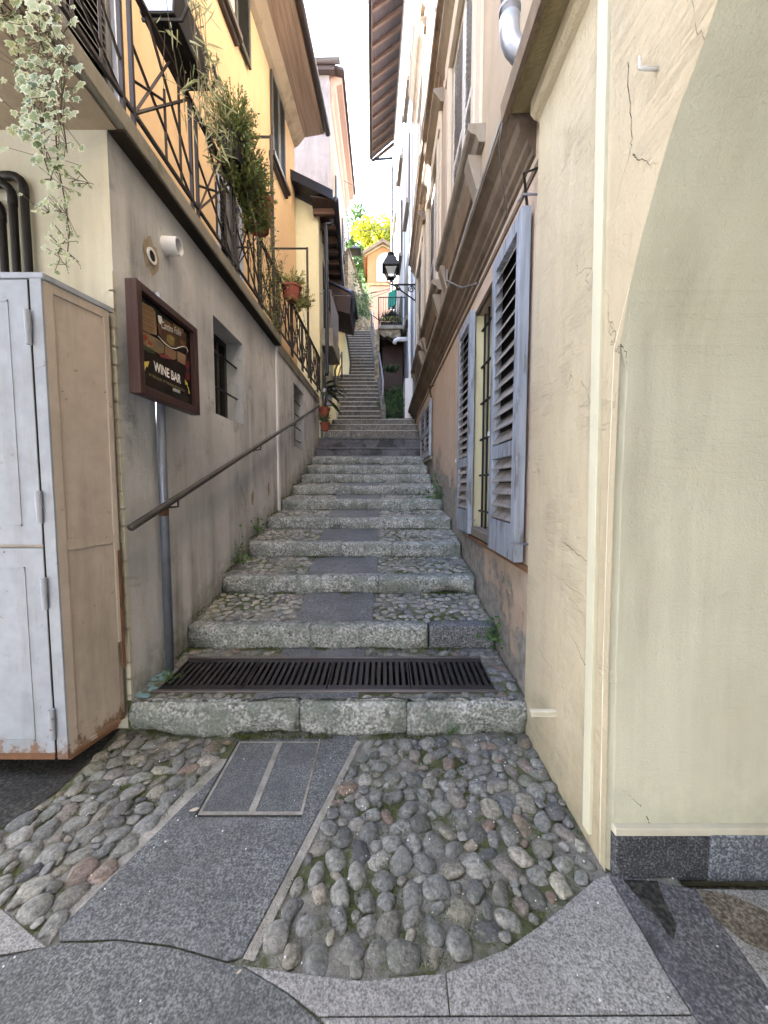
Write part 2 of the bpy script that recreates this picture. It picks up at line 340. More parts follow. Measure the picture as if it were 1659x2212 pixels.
# ================================================================ GROUND AND STEPS
def pebbles(mb, inside, bbox, zf, rmin, rmax, seed, sub=2, tries=4000, pack=.86, tall=.45, ang=None, asp=(.6, .95)):
    rng = random.Random(seed); x0, x1, y0, y1 = bbox; cell = rmax * 2; grid = {}; n = 0
    b = bmesh.new(); bmesh.ops.create_icosphere(b, subdivisions=sub, radius=1); base = [v.co.copy() for v in b.verts]
    fs = [tuple(v.index for v in f.verts) for f in b.faces]; b.free()
    for k in range(tries):
        t = k / tries; r = rmax + (rmin - rmax) * min(1, t * 1.25) * rng.uniform(.75, 1)
        x, y = rng.uniform(x0, x1), rng.uniform(y0, y1)
        if not inside(x, y, r): continue
        gx, gy = int(x // cell), int(y // cell); ok = True
        for i in (-1, 0, 1):
            for j in (-1, 0, 1):
                for (qx, qy, qr) in grid.get((gx + i, gy + j), ()):
                    if (qx - x) ** 2 + (qy - y) ** 2 < ((qr + r) * pack) ** 2: ok = False; break
                if not ok: break
            if not ok: break
        if not ok: continue
        grid.setdefault((gx, gy), []).append((x, y, r)); n += 1
        a = (rng.uniform(0, 3.14) if ang is None else ang(x, y) + rng.gauss(0, .75))
        sa, sb, sc = r * rng.uniform(1.0, 1.18), r * rng.uniform(*asp), r * tall * rng.uniform(.75, 1.15)
        off = Vector((rng.uniform(0, 99), rng.uniform(0, 99), rng.uniform(0, 99)))
        ca, sn = math.cos(a), math.sin(a); z = zf(x, y) - sc * rng.uniform(.45, 1.0); tx, ty = rng.gauss(0, .1), rng.gauss(0, .1)
        vs = []
        for q in base:
            k2 = 1 + (.26 * noise.noise(q * 1.1 + off) + .09 * noise.noise(q * 2.6 + off))
            e = Vector((math.copysign(abs(q.x) ** .8, q.x), math.copysign(abs(q.y) ** .8, q.y), math.copysign(abs(q.z) ** 1.15, q.z))) * k2
            X, Y, Z = e.x * sa, e.y * sb, e.z * sc
            vs.append((x + X * ca - Y * sn, y + X * sn + Y * ca, z + Z + X * tx + Y * ty))
        mb.add(vs, fs)
    return n
def inpoly(x, y, P):
    c = False; j = len(P) - 1
    for i in range(len(P)):
        if (P[i][1] > y) != (P[j][1] > y) and x < (P[j][0] - P[i][0]) * (y - P[i][1]) / (P[j][1] - P[i][1]) + P[i][0]: c = not c
        j = i
    return c
def edgedist(x, y, P):
    m = 9
    for i in range(len(P)):
        ax, ay = P[i]; bx, by = P[(i + 1) % len(P)]; dx, dy = bx - ax, by - ay
        t = max(0, min(1, ((x - ax) * dx + (y - ay) * dy) / (dx * dx + dy * dy + 1e-9)))
        m = min(m, math.hypot(x - ax - dx * t, y - ay - dy * t))
    return m
def G(*px): return [tuple(atZ(x, y, 0))[:2] for x, y in px]
def plate(P, z0, z1, name, m, bevel=.003, shrink=.003):
    cx = sum(q[0] for q in P) / len(P); cy = sum(q[1] for q in P) / len(P)
    return struct(MB().prism([(x, y, z0) for x, y in P], (0, 0, z1 - z0)).build(name, M[m], bevel=bevel))
# base sheet reaching the horizon
struct(MB().poly([(-300, -300, -.06), (300, -300, -.06), (300, 2.3, -.06), (-300, 2.3, -.06)]).build('ground', M['ground']))
# mortar bed of the ramp before the steps
struct(MB().poly([(-3, .3, -.004), (1.2, .3, -.004), (1.2, 2.5, -.004), (-3, 2.5, -.004)]).build('mortar_bed', M['mortar']))
struct(MB().poly([(-5, -4, -.001), (2.2, -4, -.001), (2.2, .93, -.001), (-5, .93, -.001)]).build('granite_pavement', M['slab_light']))
path = G((500, 1640), (512, 1597), (775, 1590), (525, 2066), (491, 2078), (367, 2042), (254, 2030), (130, 2034), (104, 2044))
path = [path[i] for i in (2, 3, 4, 5, 6, 7)] + G((128, 2008), (500, 1640), (512, 1600))
plate(path, -.05, .004, 'granite_path', 'slab')
bigs = G((0, 2071), (127, 2042), (254, 2036), (367, 2048), (491, 2083), (528, 2092), (620, 2148), (694, 2212)) + [(-.1, .45), (-3, .45), (-3, 1.3)]
plate(bigs, -.05, .005, 'granite_pavement', 'slab')
lite = G((522, 2086), (635, 2104), (783, 2120), (796, 2119), (962, 2104), (971, 2195), (690, 2197), (624, 2147))
plate(lite, -.05, .004, 'granite_kerbing', 'slab_light')
lite2 = G((965, 2103), (1092, 2053), (1181, 1990), (1290, 1898), (1312, 1890), (1446, 2117), (1494, 2193), (973, 2195))
plate(lite2, -.05, .004, 'granite_kerbing', 'slab_light')
plate(G((692, 2200), (1497, 2197), (1660, 2440), (960, 2440)), -.05, .0045, 'granite_kerbing', 'slab_light')
plate(G((1316, 1888), (1504, 1921), (1659, 2140), (1900, 2440), (1662, 2440), (1449, 2117)), -.05, .003, 'granite_paving_band', 'slab_darker')
plate(G((1506, 1921), (1700, 1925), (2100, 2140), (2300, 2440), (1903, 2440), (1662, 2140)), -.05, .0042, 'granite_paving_band', 'slab_light')
wet = G((1505, 1924), (1560, 1930), (1640, 1962), (1720, 2010), (1680, 2070), (1610, 2040), (1545, 1990))
struct(MB().poly([(x, y, .0055) for x, y in wet]).build('damp_stain', M['slab_brown']))
oil = G((1345, 1902), (1420, 1905), (1436, 1950), (1462, 2000), (1455, 2034), (1440, 2018), (1420, 1985), (1385, 1950))
struct(MB().poly([(x, y, .0050) for x, y in oil]).build('damp_stain', M['dark_ground']))
plate(G((-40, 1960), (0, 1962), (100, 2047), (0, 2064), (-40, 2070)), -.05, .004, 'granite_paving_corner', 'slab_light')
dark = G((-200, 1640), (260, 1575), (200, 1640), (120, 1712), (60, 1755), (0, 1790), (-200, 1850))
struct(MB().poly([(x, y, .0015) for x, y in dark]).build('painted_ground_shade', M['dark_ground']))  # dark sheet painted in for the shade below and before the cabinet
strip = G((500, 1640), (128, 2008), (104, 2044), (112, 2006), (470, 1640))
struct(MB().poly([(x, y, .0022) for x, y in strip]).build('mortar_strip', M['mortar_clean']))
strip = G((770, 1600), (780, 1604), (566, 2040), (548, 2078), (524, 2072))
struct(MB().poly([(x, y, .0022) for x, y in strip]).build('mortar_strip', M['mortar_clean']))
right = G((785, 1598), (1150, 1590), (1300, 1890), (1181, 1984), (1092, 2046), (962, 2097), (783, 2113), (640, 2097), (545, 2076))
leftp = G((505, 1598), (262, 1588), (195, 1645), (110, 1730), (-60, 1800), (-60, 1955), (5, 1962), (104, 2036), (475, 1640))
for nm, P, sd_, rm in (('cobblestones', right, 3, .053), ('cobblestones', leftp, 5, .055)):
    mb = MB(); xs = [q[0] for q in P]; ys = [q[1] for q in P]
    pebbles(mb, lambda x, y, r: inpoly(x, y, P) and edgedist(x, y, P) > r * .8 and not inpoly(x, y, dark), (min(xs), max(xs), min(ys), max(ys)), lambda x, y: .008, .018, rm, sd_, 3, 20000, .845, .44,
            (lambda x, y: 1.5) if sd_ == 3 else (lambda x, y: .8), (.62, .98))
    struct(mb.build(nm, M['pebble'], smooth=True, recalc=False))
# manhole set into the path
mh = G((518, 1605), (691, 1606), (655, 1764), (434, 1759)); mhc = thing('manhole_cover', 'rectangular granite-filled manhole cover with a pale middle bar, in the path below the steps', 'manhole cover', (-.65, 2.03, 0))
x0, x1, y0, y1 = -.905, -.397, 1.767, 2.3
fr = MB()
for a in ((x0, x0 + .012, y0, y1), (x1 - .012, x1, y0, y1), (x0 + .012, x1 - .012, y0, y0 + .016), (x0 + .012, x1 - .012, y1 - .01, y1), (-.665, -.632, y0 + .016, y1 - .01)): fr.bx(*a, -.02, .0085)
fr.build('frame', M['mortar_clean'], mhc)
gp = MB()
for a in ((x0 - .014, x0 - .001, y0 - .012, y1), (x0, x1, y0 - .013, y0 - .001)): gp.bx(*a, -.02, .0048)
gp.build('joint', M['dark_ground'], mhc)
for a, b in ((x0 + .014, -.667), (-.630, x1 - .014)): MB().bx(a, b, y0 + .018, y1 - .012, -.02, .0075).build('infill_slab', M['slab'], mhc)
# ---- kerb steps
YS = [2.37, 3.15, 3.85, 4.55, 5.3, 6.1, 6.85, 7.6, 8.2, 8.8, 9.4, 9.8, 10.4, 11.0, 11.6, 11.95]
BZ = [0, .235, .51, .75, 1.0, 1.215, 1.435, 1.655, 1.85, 2.085, 2.325, 2.575, 2.88, 3.14, 3.41, 3.6]
TZ = [.212, .43, .686, .928, 1.165, 1.394, 1.610, 1.825, 2.035, 2.26, 2.53, 2.82, 3.08, 3.335, 3.58]
XL, XR = -1.655, .935
def kerb(mb, xa, xb, y, zb, zt, dep=.15, rough=.016, rnd=.035, seed=0, seg=.035, jag=0):
    n = max(3, int((xb - xa) / seg)); h = zt - zb; prof = [(dep, zt), (dep * .5, zt)]
    for k in range(5): a = k / 4 * 1.5708; prof.append((rnd - rnd * math.sin(a), zt - rnd + rnd * math.cos(a)))
    prof += [(-.004, zt - rnd - (h - rnd) * q) for q in (.25, .5, .75)] + [(.006, zb - .03), (dep, zb - .03)]
    m = len(prof); vs = []; fs = []
    for i in range(n + 1):
        x = xa + (xb - xa) * i / n; e = min(i, n - i); tk = .016 if e == 0 else .004 if e == 1 else 0
        for j, (dy, z) in enumerate(prof):
            q = Vector((x * 4, dy * 4 + seed, z * 4 + seed)); d = noise.noise(q) * rough + noise.noise(q * 3.1) * rough * .6 + noise.noise(q * 9) * rough * .3
            lo = max(0, (zt - z) / h) if h else 0
            if j in (0, m - 1): vs.append((x, y + dy, z - tk * .5)); continue
            dd = d * (.35 if j < 2 else 1) + tk * .7
            und = jag * max(0, lo - .55) * max(0, noise.noise(Vector((x * 2.2, seed, 0))) + .1) * 2
            vs.append((x, y + dy + (dd + und if j >= 2 else 0), z + (d * .4 if j < 8 else 0) - tk * (.5 if j < 4 else 0)))
    for i in range(n):
        for j in range(m): fs.append((i * m + j, i * m + (j + 1) % m, (i + 1) * m + (j + 1) % m, (i + 1) * m + j))
    fs += [tuple(range(m)), tuple(n * m + k for k in range(m))[::-1]]
    mb.add(vs, fs)
ORD = ['first', 'second', 'third', 'fourth', 'fifth', 'sixth', 'seventh', 'eighth', 'ninth', 'tenth', 'eleventh', 'twelfth', 'thirteenth', 'fourteenth', 'fifteenth', 'sixteenth']
EXTRA = ['lowest broad rounded granite step, right behind the manhole cover', 'second broad granite step with a dark block at its right end, behind the drain grate',
         'third broad granite step with a broken gap below its middle joint', 'fourth broad rough granite step, level with the sill of the big blue shutters', 'fifth broad rough granite step, beside the bottom of the far blue shutter', 'sixth broad rough granite step, where the white strip on the left wall ends', 'seventh broad rough granite step, at camera eye level', 'eighth broad rough granite step counted from the manhole', 'ninth broad rough granite step, under the far barred window', 'tenth broad granite step, last rough one below the two smooth slab steps']
joints = [[-.55, .15], [-.62], [-.64, -.05], [-.5, .1], [-.75, .0], [-.3], [-.9, .2], [-.4], [.1], [-.6]]
xl = [-1.69, -1.655, -1.64, -1.62, -1.62, -1.63, -1.63, -1.63, -1.63, -1.63]
for i in range(10):
    y, zb, zt = YS[i], BZ[i], TZ[i]; xr = .93 if i != 1 else .37
    cuts = [xl[i] if i else -1.64] + joints[i] + [xr]
    mb = MB()
    for k, (a, b) in enumerate(zip(cuts, cuts[1:])):
        kerb(mb, a, b, y + random.uniform(-.006, .006), zb, zt + random.uniform(-.005, .005), .14 if i else .075, (.03 if i else .036), .045 if i else .06, i * 7 + k * 3, jag=.16 if i in (0, 2) else .05)
    o = mb.build('stone_step', M['kerb'], smooth=True); tag(o, EXTRA[i], 'step', 'broad granite steps with cobbled treads')
    if i == 1:
        mb = MB(); kerb(mb, .385, .93, y, zb, zt, .14, .008, .02, 90); b = mb.build('end_block', M['kerb_dark'], o, smooth=True); b['label'] = 'dark grey replacement block at the right end'
# smooth slab steps, then plain broad ones
lab = {10: ('lower of the two smooth slab steps with thin projecting nosing', 'slab'), 11: ('upper of the two smooth slab steps with thin projecting nosing', 'slab'), 12: ('broad plain stone step with a joint near its left end, beside the red flower pot', 'step_far'),
       13: ('broad plain stone step directly below the topmost broad one', 'step_far'), 14: ('topmost broad plain stone step, at the foot of the narrow flight', 'step_far')}
for i in range(10, 15):
    y, zb, zt = YS[i], BZ[i], TZ[i]; mb = MB()
    if i < 12:
        mb.bx(-1.64, .93, y, YS[i + 1] + .02, zb - .02, zt - .035); o = mb.build('slab_step', M['slab_darker']); MB().bx(-1.65, .935, y - .03, YS[i + 1] + .01, zt - .034, zt).build('nosing', M['slab'], o, bevel=.006)
    else:
        xa = {12: -1.62, 13: -1.58, 14: -1.52}[i]
        for a, b in ((xa, xa + .75 + .1 * (i - 12)), (xa + .755 + .1 * (i - 12), .93)): kerb(mb, a, b, y, zb, zt, YS[i + 1] - y + .02, .01, .02, i * 5)
        o = mb.build('stone_step', M[lab[i][1]], smooth=True); MB().bx(xa - .01, .935, y - .012, y + .10, zt - .012, zt + .006).build('nosing', M['nosing'], o, bevel=.004)
    tag(o, lab[i][0], 'step', 'upper broad steps')
# treads
SX0, SX1 = -.80, -.085
bed = MB(); peb = MB(); slabs = MB()
def lerp(a, b, t): return a + (b - a) * t
for i in range(1, 10):
    ya, yb, za, zb = YS[i] + .13, YS[i + 1] + .03, TZ[i] - .012, BZ[i + 1] + (.0 if i < 9 else -.0)
    bed.prism([(XL, ya, za), (XL, yb, zb), (XL, yb, zb - .3), (XL, ya, za - .3)], (XR - XL, 0, 0))
    sx0, sx1 = SX0 + random.uniform(-.02, .02), SX1 + random.uniform(-.02, .02)
    slabs.prism([(sx0, ya, za + .012), (sx0, yb - .02, zb + .012), (sx0, yb - .02, zb - .05), (sx0, ya, za - .05)], (sx1 - sx0, 0, 0))
    zf = lambda x, y: lerp(za, zb, (y - ya) / (yb - ya)) + .006
    for a, b in ((XL, sx0), (sx1, XR)):
        pebbles(peb, lambda x, y, r: a + r * .7 < x < b - r * .8 and ya + r * .5 < y < yb - r * .8, (a, b, ya, yb), zf, .02, .048 if i < 6 else .042, 50 + i * 3 + int(a * 10), 2, 5200, .82, .42, asp=(.62, .92))
struct(slabs.build('tread_slabs', M['slab'], bevel=.004))
# first tread with the drain grate
gx0, gx1, gy0, gy1 = -1.55, .765, 2.545, 2.965
za, zb = TZ[0] - .012, BZ[1]
zt1 = lambda y: lerp(za, zb, (y - 2.5) / .68)
def slope(mb, x0, x1, y0, y1, dz=0, th=.3):
    mb.prism([(x0, y0, zt1(y0) + dz), (x0, y1, zt1(y1) + dz), (x0, y1, zt1(y1) + dz - th), (x0, y0, zt1(y0) + dz - th)], (x1 - x0, 0, 0))
slope(bed, XL - .03, XR, 2.435, gy0); slope(bed, XL - .03, XR, gy1, 3.18); slope(bed, XL - .03, gx0, gy0, gy1); slope(bed, gx1, XR, gy0, gy1)
struct(bed.build('mortar_treads', M['mortar_moss']))
s1 = MB(); slope(s1, -.86, -.17, 2.447, gy0 - .037, .012, .06); slope(s1, -.84, -.16, gy1 + .03, 3.16, .010, .06); struct(s1.build('tread_slabs', M['slab'], bevel=.003))
row = MB()
for (a, b, c, d, r0, r1, an) in ((XL, -.88, 2.44, 2.515, .028, .04, 1.4), (-.15, .92, 2.44, 2.515, .028, .042, 1.5), (XL + .08, -.86, 3.0, 3.14, .03, .048, .2), (-.14, .92, 3.0, 3.14, .03, .048, .4), (XL + .0, -1.57, 2.52, 3.1, .03, .045, .3), (.78, .93, 2.55, 3.1, .03, .055, .1)):
    pebbles(row, lambda x, y, r: a + r * .5 < x < b - r * .5 and c + r * .3 < y < d - r * .3, (a, b, c, d), lambda x, y: zt1(y) + .006, r0, r1, int(a * 31 + c * 77), 3, 2500, .84, .45, lambda x, y: an, (.6, .8))
struct(row.build('cobblestones', M['pebble'], smooth=True, recalc=False))
struct(peb.build('tread_cobblestones', M['pebble_far'], smooth=True, recalc=False))
cy = MB(); pebbles(cy, lambda x, y, r: True, (-1.66, -1.58, 2.46, 2.80), lambda x, y: zt1(y) + .012, .022, .036, 11, 3, 900, .82, .4)
struct(cy.build('paint_stained_cobblestones', M['cyan'], smooth=True))
gr = thing('drain_grate', 'long rusty cast-iron drain grate of four slotted panels across the first tread', 'drain grate', ((gx0 + gx1) / 2, 2.82, .21))
gz = lambda y: zt1(y) + .012
rim = MB()
for (a, b, c, d) in ((gx0 - .03, gx1 + .01, gy0 - .035, gy0 - .008), (gx0 - .01, gx1 + .0, gy1 + .006, gy1 + .028)):
    rim.prism([(a, c, gz(c) + .004), (a, d, gz(d) + .004), (a, d, gz(d) - .06), (a, c, gz(c) - .06)], (b - a, 0, 0))
rim.build('rim', M['grate_rim'], gr, bevel=.003)
nseg = 4; wseg = (gx1 - gx0) / nseg
for k in range(nseg):
    a, b = gx0 + k * wseg + .003, gx0 + (k + 1) * wseg - .003; mb = MB()
    def bar(x0, x1, y0, y1): mb.prism([(x0, y0, gz(y0)), (x0, y1, gz(y1)), (x0, y1, gz(y1) - .03), (x0, y0, gz(y0) - .03)], (x1 - x0, 0, 0))
    bar(a, b, gy0 - .006, gy0 + .05); bar(a, b, gy1 - .05, gy1 + .004); nb = 13; p_ = (b - a) / nb
    for j in range(nb + 1):
        x = a + j * p_; bar(max(a, x - p_ * .29), min(b, x + p_ * .29), gy0 + .05, gy1 - .05)
    mb.build('grating_panel', M['grate'], gr, bevel=.0025)
pit = MB().bx(gx0, gx1, gy0, gy1, -.25, -.2); pit.build('channel', M['dark_in'], gr)
# ---- narrow flights
def flight(n, ctop, y0, st, crop, name, grp, lab):
    zs = [atY(829, (800 + c / 3.6875) / 1.507, y0 + k * st).z for k, c in enumerate(ctop)]
    # even the rise out
    z0, z1 = zs[0], zs[-1]; zs = [lerp(z0, z1, k / (n - 1)) for k in range(n)]; res = []
    for k in range(n):
        y = y0 + k * st; pl, pr = crop(k / (n - 1)); xa, xb = atY((1000 + pl / 3.6875) / 1.507, 900, y).x, atY((1000 + pr / 3.6875) / 1.507, 900, y).x
        zp = (zs[k - 1] if k else zs[0] - (zs[1] - zs[0])); mb = MB(); mb.bx(xa, xb, y, y + st * 1.05, zp - .25, zs[k] - .022)
        o = mb.build('stone_step', M['riser']); nm = MB().bx(xa - .01, xb + .01, y - .025, y + st, zs[k] - .026, zs[k]).build('nosing', M['nosing'], o)
        tag(o, lab % ORD[k] if k < n - 1 else lab % 'topmost', 'step', grp); res.append((y, zs[k], xa, xb))
    return res
f1 = flight(11, [2040, 1990, 1935, 1875, 1820, 1770, 1722, 1680, 1632, 1585, 1545], 12, .3, lambda t: (lerp(325, 395, t), lerp(885, 832, t)), 'stone_step', 'steps of the lower narrow flight', '%s worn stone step of the lower narrow flight, counted upward')
f2 = flight(16, [1510, 1475, 1435, 1400, 1365, 1330, 1297, 1262, 1228, 1195, 1165, 1135, 1107, 1078, 1050, 1020], 15.6, .28, lambda t: (lerp(520, 480, t), lerp(812, 756, t)), 'stone_step', 'steps of the upper narrow flight', '%s stone step of the upper narrow flight, counted upward')
struct(MB().bx(-1.6, .93, 11.9, 12.35, 3.0, 3.60).build('landing', M['step_far']))
struct(MB().bx(-2.4, 0, 20.0, 26, 8.5, 9.33).build('upper_path', M['step_far']))
# ================================================================ SHARED BUILDERS
def shutter(F, t0, t1, z0, z1, d0, d1, m, ml, parent, name='shutter', mid=None, n=20, st=.06, label=None, low=0):
    f = MB(); f.box(F, t0, t0 + st, z0, z1, d0, d1); f.box(F, t1 - st, t1, z0, z1, d0, d1)
    rails = [(z0, z0 + st * 1.3 + low), (z1 - st * 1.2, z1)] + ([(mid - st * .6, mid + st * .6)] if mid else [])
    for a, b in rails: f.box(F, t0 + st, t1 - st, a, b, d0 + .002, d1 - .002)
    o = f.build(name, M[m], parent, bevel=.003); rails.sort(); s = MB(); dm = (d0 + d1) / 2; h = (d1 - d0) * .42; tot = z1 - z0
    for (a0, a), (b, b0) in zip(rails, rails[1:]):
        k = max(2, int(round(n * (b - a) / tot))); p = (b - a) / k
        for j in range(k):
            z = a + (j + .12) * p; th = .011
            s.hexa([F.p(t0 + st, z, dm + h), F.p(t1 - st, z, dm + h), F.p(t1 - st, z + p * .8, dm - h), F.p(t0 + st, z + p * .8, dm - h),
                    F.p(t0 + st, z + th, dm + h), F.p(t1 - st, z + th, dm + h), F.p(t1 - st, z + p * .8 + th, dm - h), F.p(t0 + st, z + p * .8 + th, dm - h)])
    s.build('louvres', M[ml], o) if parent.parent is None else s.build('louvres', M[ml], parent)
    MB().box(F, t0 + st, t1 - st, z0 + st, z1 - st, dm - h - .006, dm - h - .003).build('backing', M['dark_in'], o if parent.parent is None else parent)
    if label: o['label'] = label
    return o
def leafpts(kind):
    if kind == 'ivy': return [(0, 0), (.28, -.12), (.52, .1), (.34, .34), (.55, .62), (.22, .62), (0, 1.05), (-.22, .62), (-.55, .62), (-.34, .34), (-.52, .1), (-.28, -.12)]
    if kind == 'strap': return [(-.05, 0), (.05, 0), (.06, .5), (0, 1), (-.06, .5)]
    return [(0, 0), (.22, .35), (.18, .7), (0, 1), (-.18, .7), (-.22, .35)]
def leaf(mb, p, size, up, nrm, kind='plain', k=1, lift=0):
    up = Vector(up).normalized(); nrm = Vector(nrm); x = up.cross(nrm)
    if x.length < 1e-4: x = Vector((1, 0, 0))
    x.normalize(); nrm = x.cross(up).normalized(); L = leafpts(kind); c = Vector((0, .42, 0)) if kind == 'ivy' else Vector((0, .5, 0))
    pts = []
    for a, b in L:
        a2, b2 = c.x + (a - c.x) * k, c.y + (b - c.y) * k
        pts.append(Vector(p) + (x * a2 + up * b2 + nrm * (lift - .12 * abs(a) * 1.2 - .1 * b2 * b2)) * size)
    ce = Vector(p) + (x * c.x + up * c.y + nrm * (lift + .0)) * size; n = len(pts)
    mb.add([ce] + pts, [(0, 1 + i, 1 + (i + 1) % n) for i in range(n)])
def rv(r, a=1): return Vector((r.uniform(-a, a), r.uniform(-a, a), r.uniform(-a, a)))
def clump(mb, c, rx, ry, rz, n, size, rng, kind='plain', droop=0, shell=.5):
    for _ in range(n):
        q = rv(rng); 
        while q.length > 1: q = rv(rng)
        q = q.normalized() * (q.length ** shell); p = Vector(c) + Vector((q.x * rx, q.y * ry, q.z * rz))
        up = (q * .7 + rv(rng, .8) + Vector((0, 0, .35 - droop))); leaf(mb, p, size * rng.uniform(.6, 1.25), up, q + rv(rng, .7), kind)
# ================================================================ LEFT HOUSE
HB = thing('house', 'orange-yellow house on the left with a grey lower wall and a balcony', 'house', (-1.66, 2.45, 0))
FL = Fr((-1.66, 0), (-1.66, 10), 1); FF = Fr((-6, 2.45), (-1.66, 2.45), 1); FB = Fr((-2.622, 2.45), (-2.258, 10.2), 1)
w1 = (3.85, 4.63, 2.31, 3.26); w2 = (7.2, 8.1, 2.33, 3.5)
MB().wall(FL, 2.45, 9.95, -.3, 3.73, [w1, w2], .26).build('lower_wall', M['wall_grey'], HB, recalc=False)
MB().box(FL, 6.0, 9.95, 3.7, 3.86, -.2, .02).poly([FL.p(9.95, 1.5), FL.p(9.95, 1.5, -.8), FL.p(9.95, 3.85, -.8), FL.p(9.95, 3.85)]).build('wall_top', M['slab_edge'], HB)
MB().wall(FF, 0, 4.34, -.3, 3.73).build('front_wall', M['wall_pale'], HB, recalc=False)
cb = MB(); k = 26
for i in range(k):                         # chipped render along the corner
    z0, z1 = i * 2.9 / k, (i + 1) * 2.9 / k + .01; a = random.uniform(.004, .016)
    cb.box(FL, 2.437, 2.45 + a, z0, z1, -.02, .004)
cb.build('corner_bead', M['wall_pale'], HB)
# windows in the lower wall
def low_window(wn, panes, bars, nm):
    t0, t1, z0, z1 = wn; f = MB(); d0, d1 = -.25, -.19
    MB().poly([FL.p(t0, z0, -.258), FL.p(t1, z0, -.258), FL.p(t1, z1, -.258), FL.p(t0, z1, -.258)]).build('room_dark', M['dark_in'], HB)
    f.box(FL, t0, t0 + .06, z0, z1, d0, d1).box(FL, t1 - .07, t1, z0, z1, d0, d1).box(FL, t0 + .06, t1 - .07, z0, z0 + .07, d0, d1).box(FL, t0 + .06, t1 - .07, z1 - .07, z1, d0, d1)
    tm = (t0 + t1) / 2 + .12; f.box(FL, tm, tm + .07, z0 + .07, z1 - .07, d0, d1 - .004)
    o = f.build('window', M['frame_black'], HB, bevel=.004)
    MB().box(FL, t0 + .06, t1 - .07, z0 + .07, z1 - .07, d0 + .012, d0 + .016).build('pane', M['glass'], o)
    MB().box(FL, t0 + .1, t0 + .42, z0 + .1, z1 - .12, d0 + .004, d0 + .008).build('curtain', M['curtain'], o)
    for z in bars: MB().tube([FL.p(t0 - .0, z, -.075), FL.p(t1, z, -.075)], .011, 8).build('bar', M['iron'], o)
    MB().box(FL, t1 - .006, t1 - .001, z0, z1, -.19, -.0).box(FL, t0, t1, z0 + .001, z0 + .005, -.19, 0).build('reveal', M['white_old'], o)
low_window(w1, 2, (2.62, 2.98), 'window'); low_window(w2, 2, (2.5, 2.75, 3.0, 3.25), 'window')
# balcony slab
sl = MB(); sl.bx(-2.75, -1.555, 1.55, 6.02, 3.74, 3.86); sl.bx(-6, -2.75, 1.55, 2.5, 3.74, 3.86); sl.bx(-2.75, -1.67, 6.02, 9.95, 3.74, 3.858)
sl.build('balcony_slab', M['slab_edge'], HB, bevel=.012)
MB().bx(-1.659, -1.562, 2.46, 6.0, 3.725, 3.7385).build('mould_shade_line', M['soil'], HB)  # black mould, also standing in for the shade under the slab overhang
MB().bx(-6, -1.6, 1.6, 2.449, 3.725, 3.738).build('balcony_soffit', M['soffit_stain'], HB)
# upper wall
ub = 10.32
t_uw = FB.uv(610, 165)[0]
def px_t(px, py, d=0): return FB.uv(px, py, d)
d1a, d1b = px_t(283, 250)[0] - 1.45, px_t(281, 252)[0] - .12
d2a, d2b = px_t(472, 600)[0], px_t(525, 640)[0]
ta, tb = px_t(583, 240)[0], px_t(613, 392)[0]
ua, ubt = px_t(463, 0)[0] , px_t(534, 165)[0]
zw1 = (px_t(613, 392)[1], px_t(583, 157)[1]); zu = px_t(534, 163)[1]
MB().wall(FB, 0, FB.L + .05, 3.8, ub, [(d1a, d1b, 3.86, 6.25), (d2a, d2b, 3.86, 6.2)], .12).build('upper_wall', M['yellow'], HB, recalc=False)
def door(ta, tb, z0, z1, fm):
    o = MB().box(FB, ta, ta + .07, z0, z1, -.08, .02).box(FB, tb - .07, tb, z0, z1, -.08, .02).box(FB, ta, tb, z1, z1 + .08, -.08, .02).build('balcony_door', M[fm], HB)
    mid = (ta + tb) / 2
    for a, b in ((ta + .075, mid - .004), (mid + .004, tb - .075)): shutter(FB, a, b, z0 + .02, z1 - .01, -.06, -.015, 'dark_shutter', 'dark_shutter', o, n=34, st=.07)
    for d in (.115,): MB().box(FB, ta, tb, z0, z1, -d, -d + .003).build('backing', M['dark_in'], o)
door(d1a, d1b, 3.87, 6.25, 'zinc'); door(d2a, d2b, 3.87, 6.2, 'zinc')
def uwin(a, b, z0, z1, open_):
    o = MB().box(FB, a - .12, b + .12, z0 - .09, z0, 0, .13).box(FB, a - .1, b + .1, z0 - .16, z0 - .09, 0, .07).build('window', M['brown_gutter'], HB)
    if open_:
        MB().box(FB, a, b, z0, z1, .0, .012).build('pane', M['curtain'], o)
        MB().box(FB, a, a + .07, z0, z1, .012, .05).box(FB, b - .07, b, z0, z1, .012, .05).box(FB, a + .0701, b - .0701, z0, z0 + .06, .012, .05).box(FB, a + .065, b - .065, z1 - .06, z1 + .0005, .0125, .05).build('frame', M['cream'], o)
        shutter(FB, b + .02, b + .62, z0, z1, .03, .075, 'dark_shutter', 'dark_shutter', o, n=36, st=.07)
    else:
        m = (a + b) / 2
        for q, r in ((a, m - .005), (m + .005, b)): shutter(FB, q, r, z0, z1, .015, .06, 'dark_shutter', 'dark_shutter', o, n=34, st=.07)
uwin(ta, tb, 8.42, 10.08, 0)
uwin(ubt - 1.9, ubt - .60, zu + .1, zu + 2.2, 1)
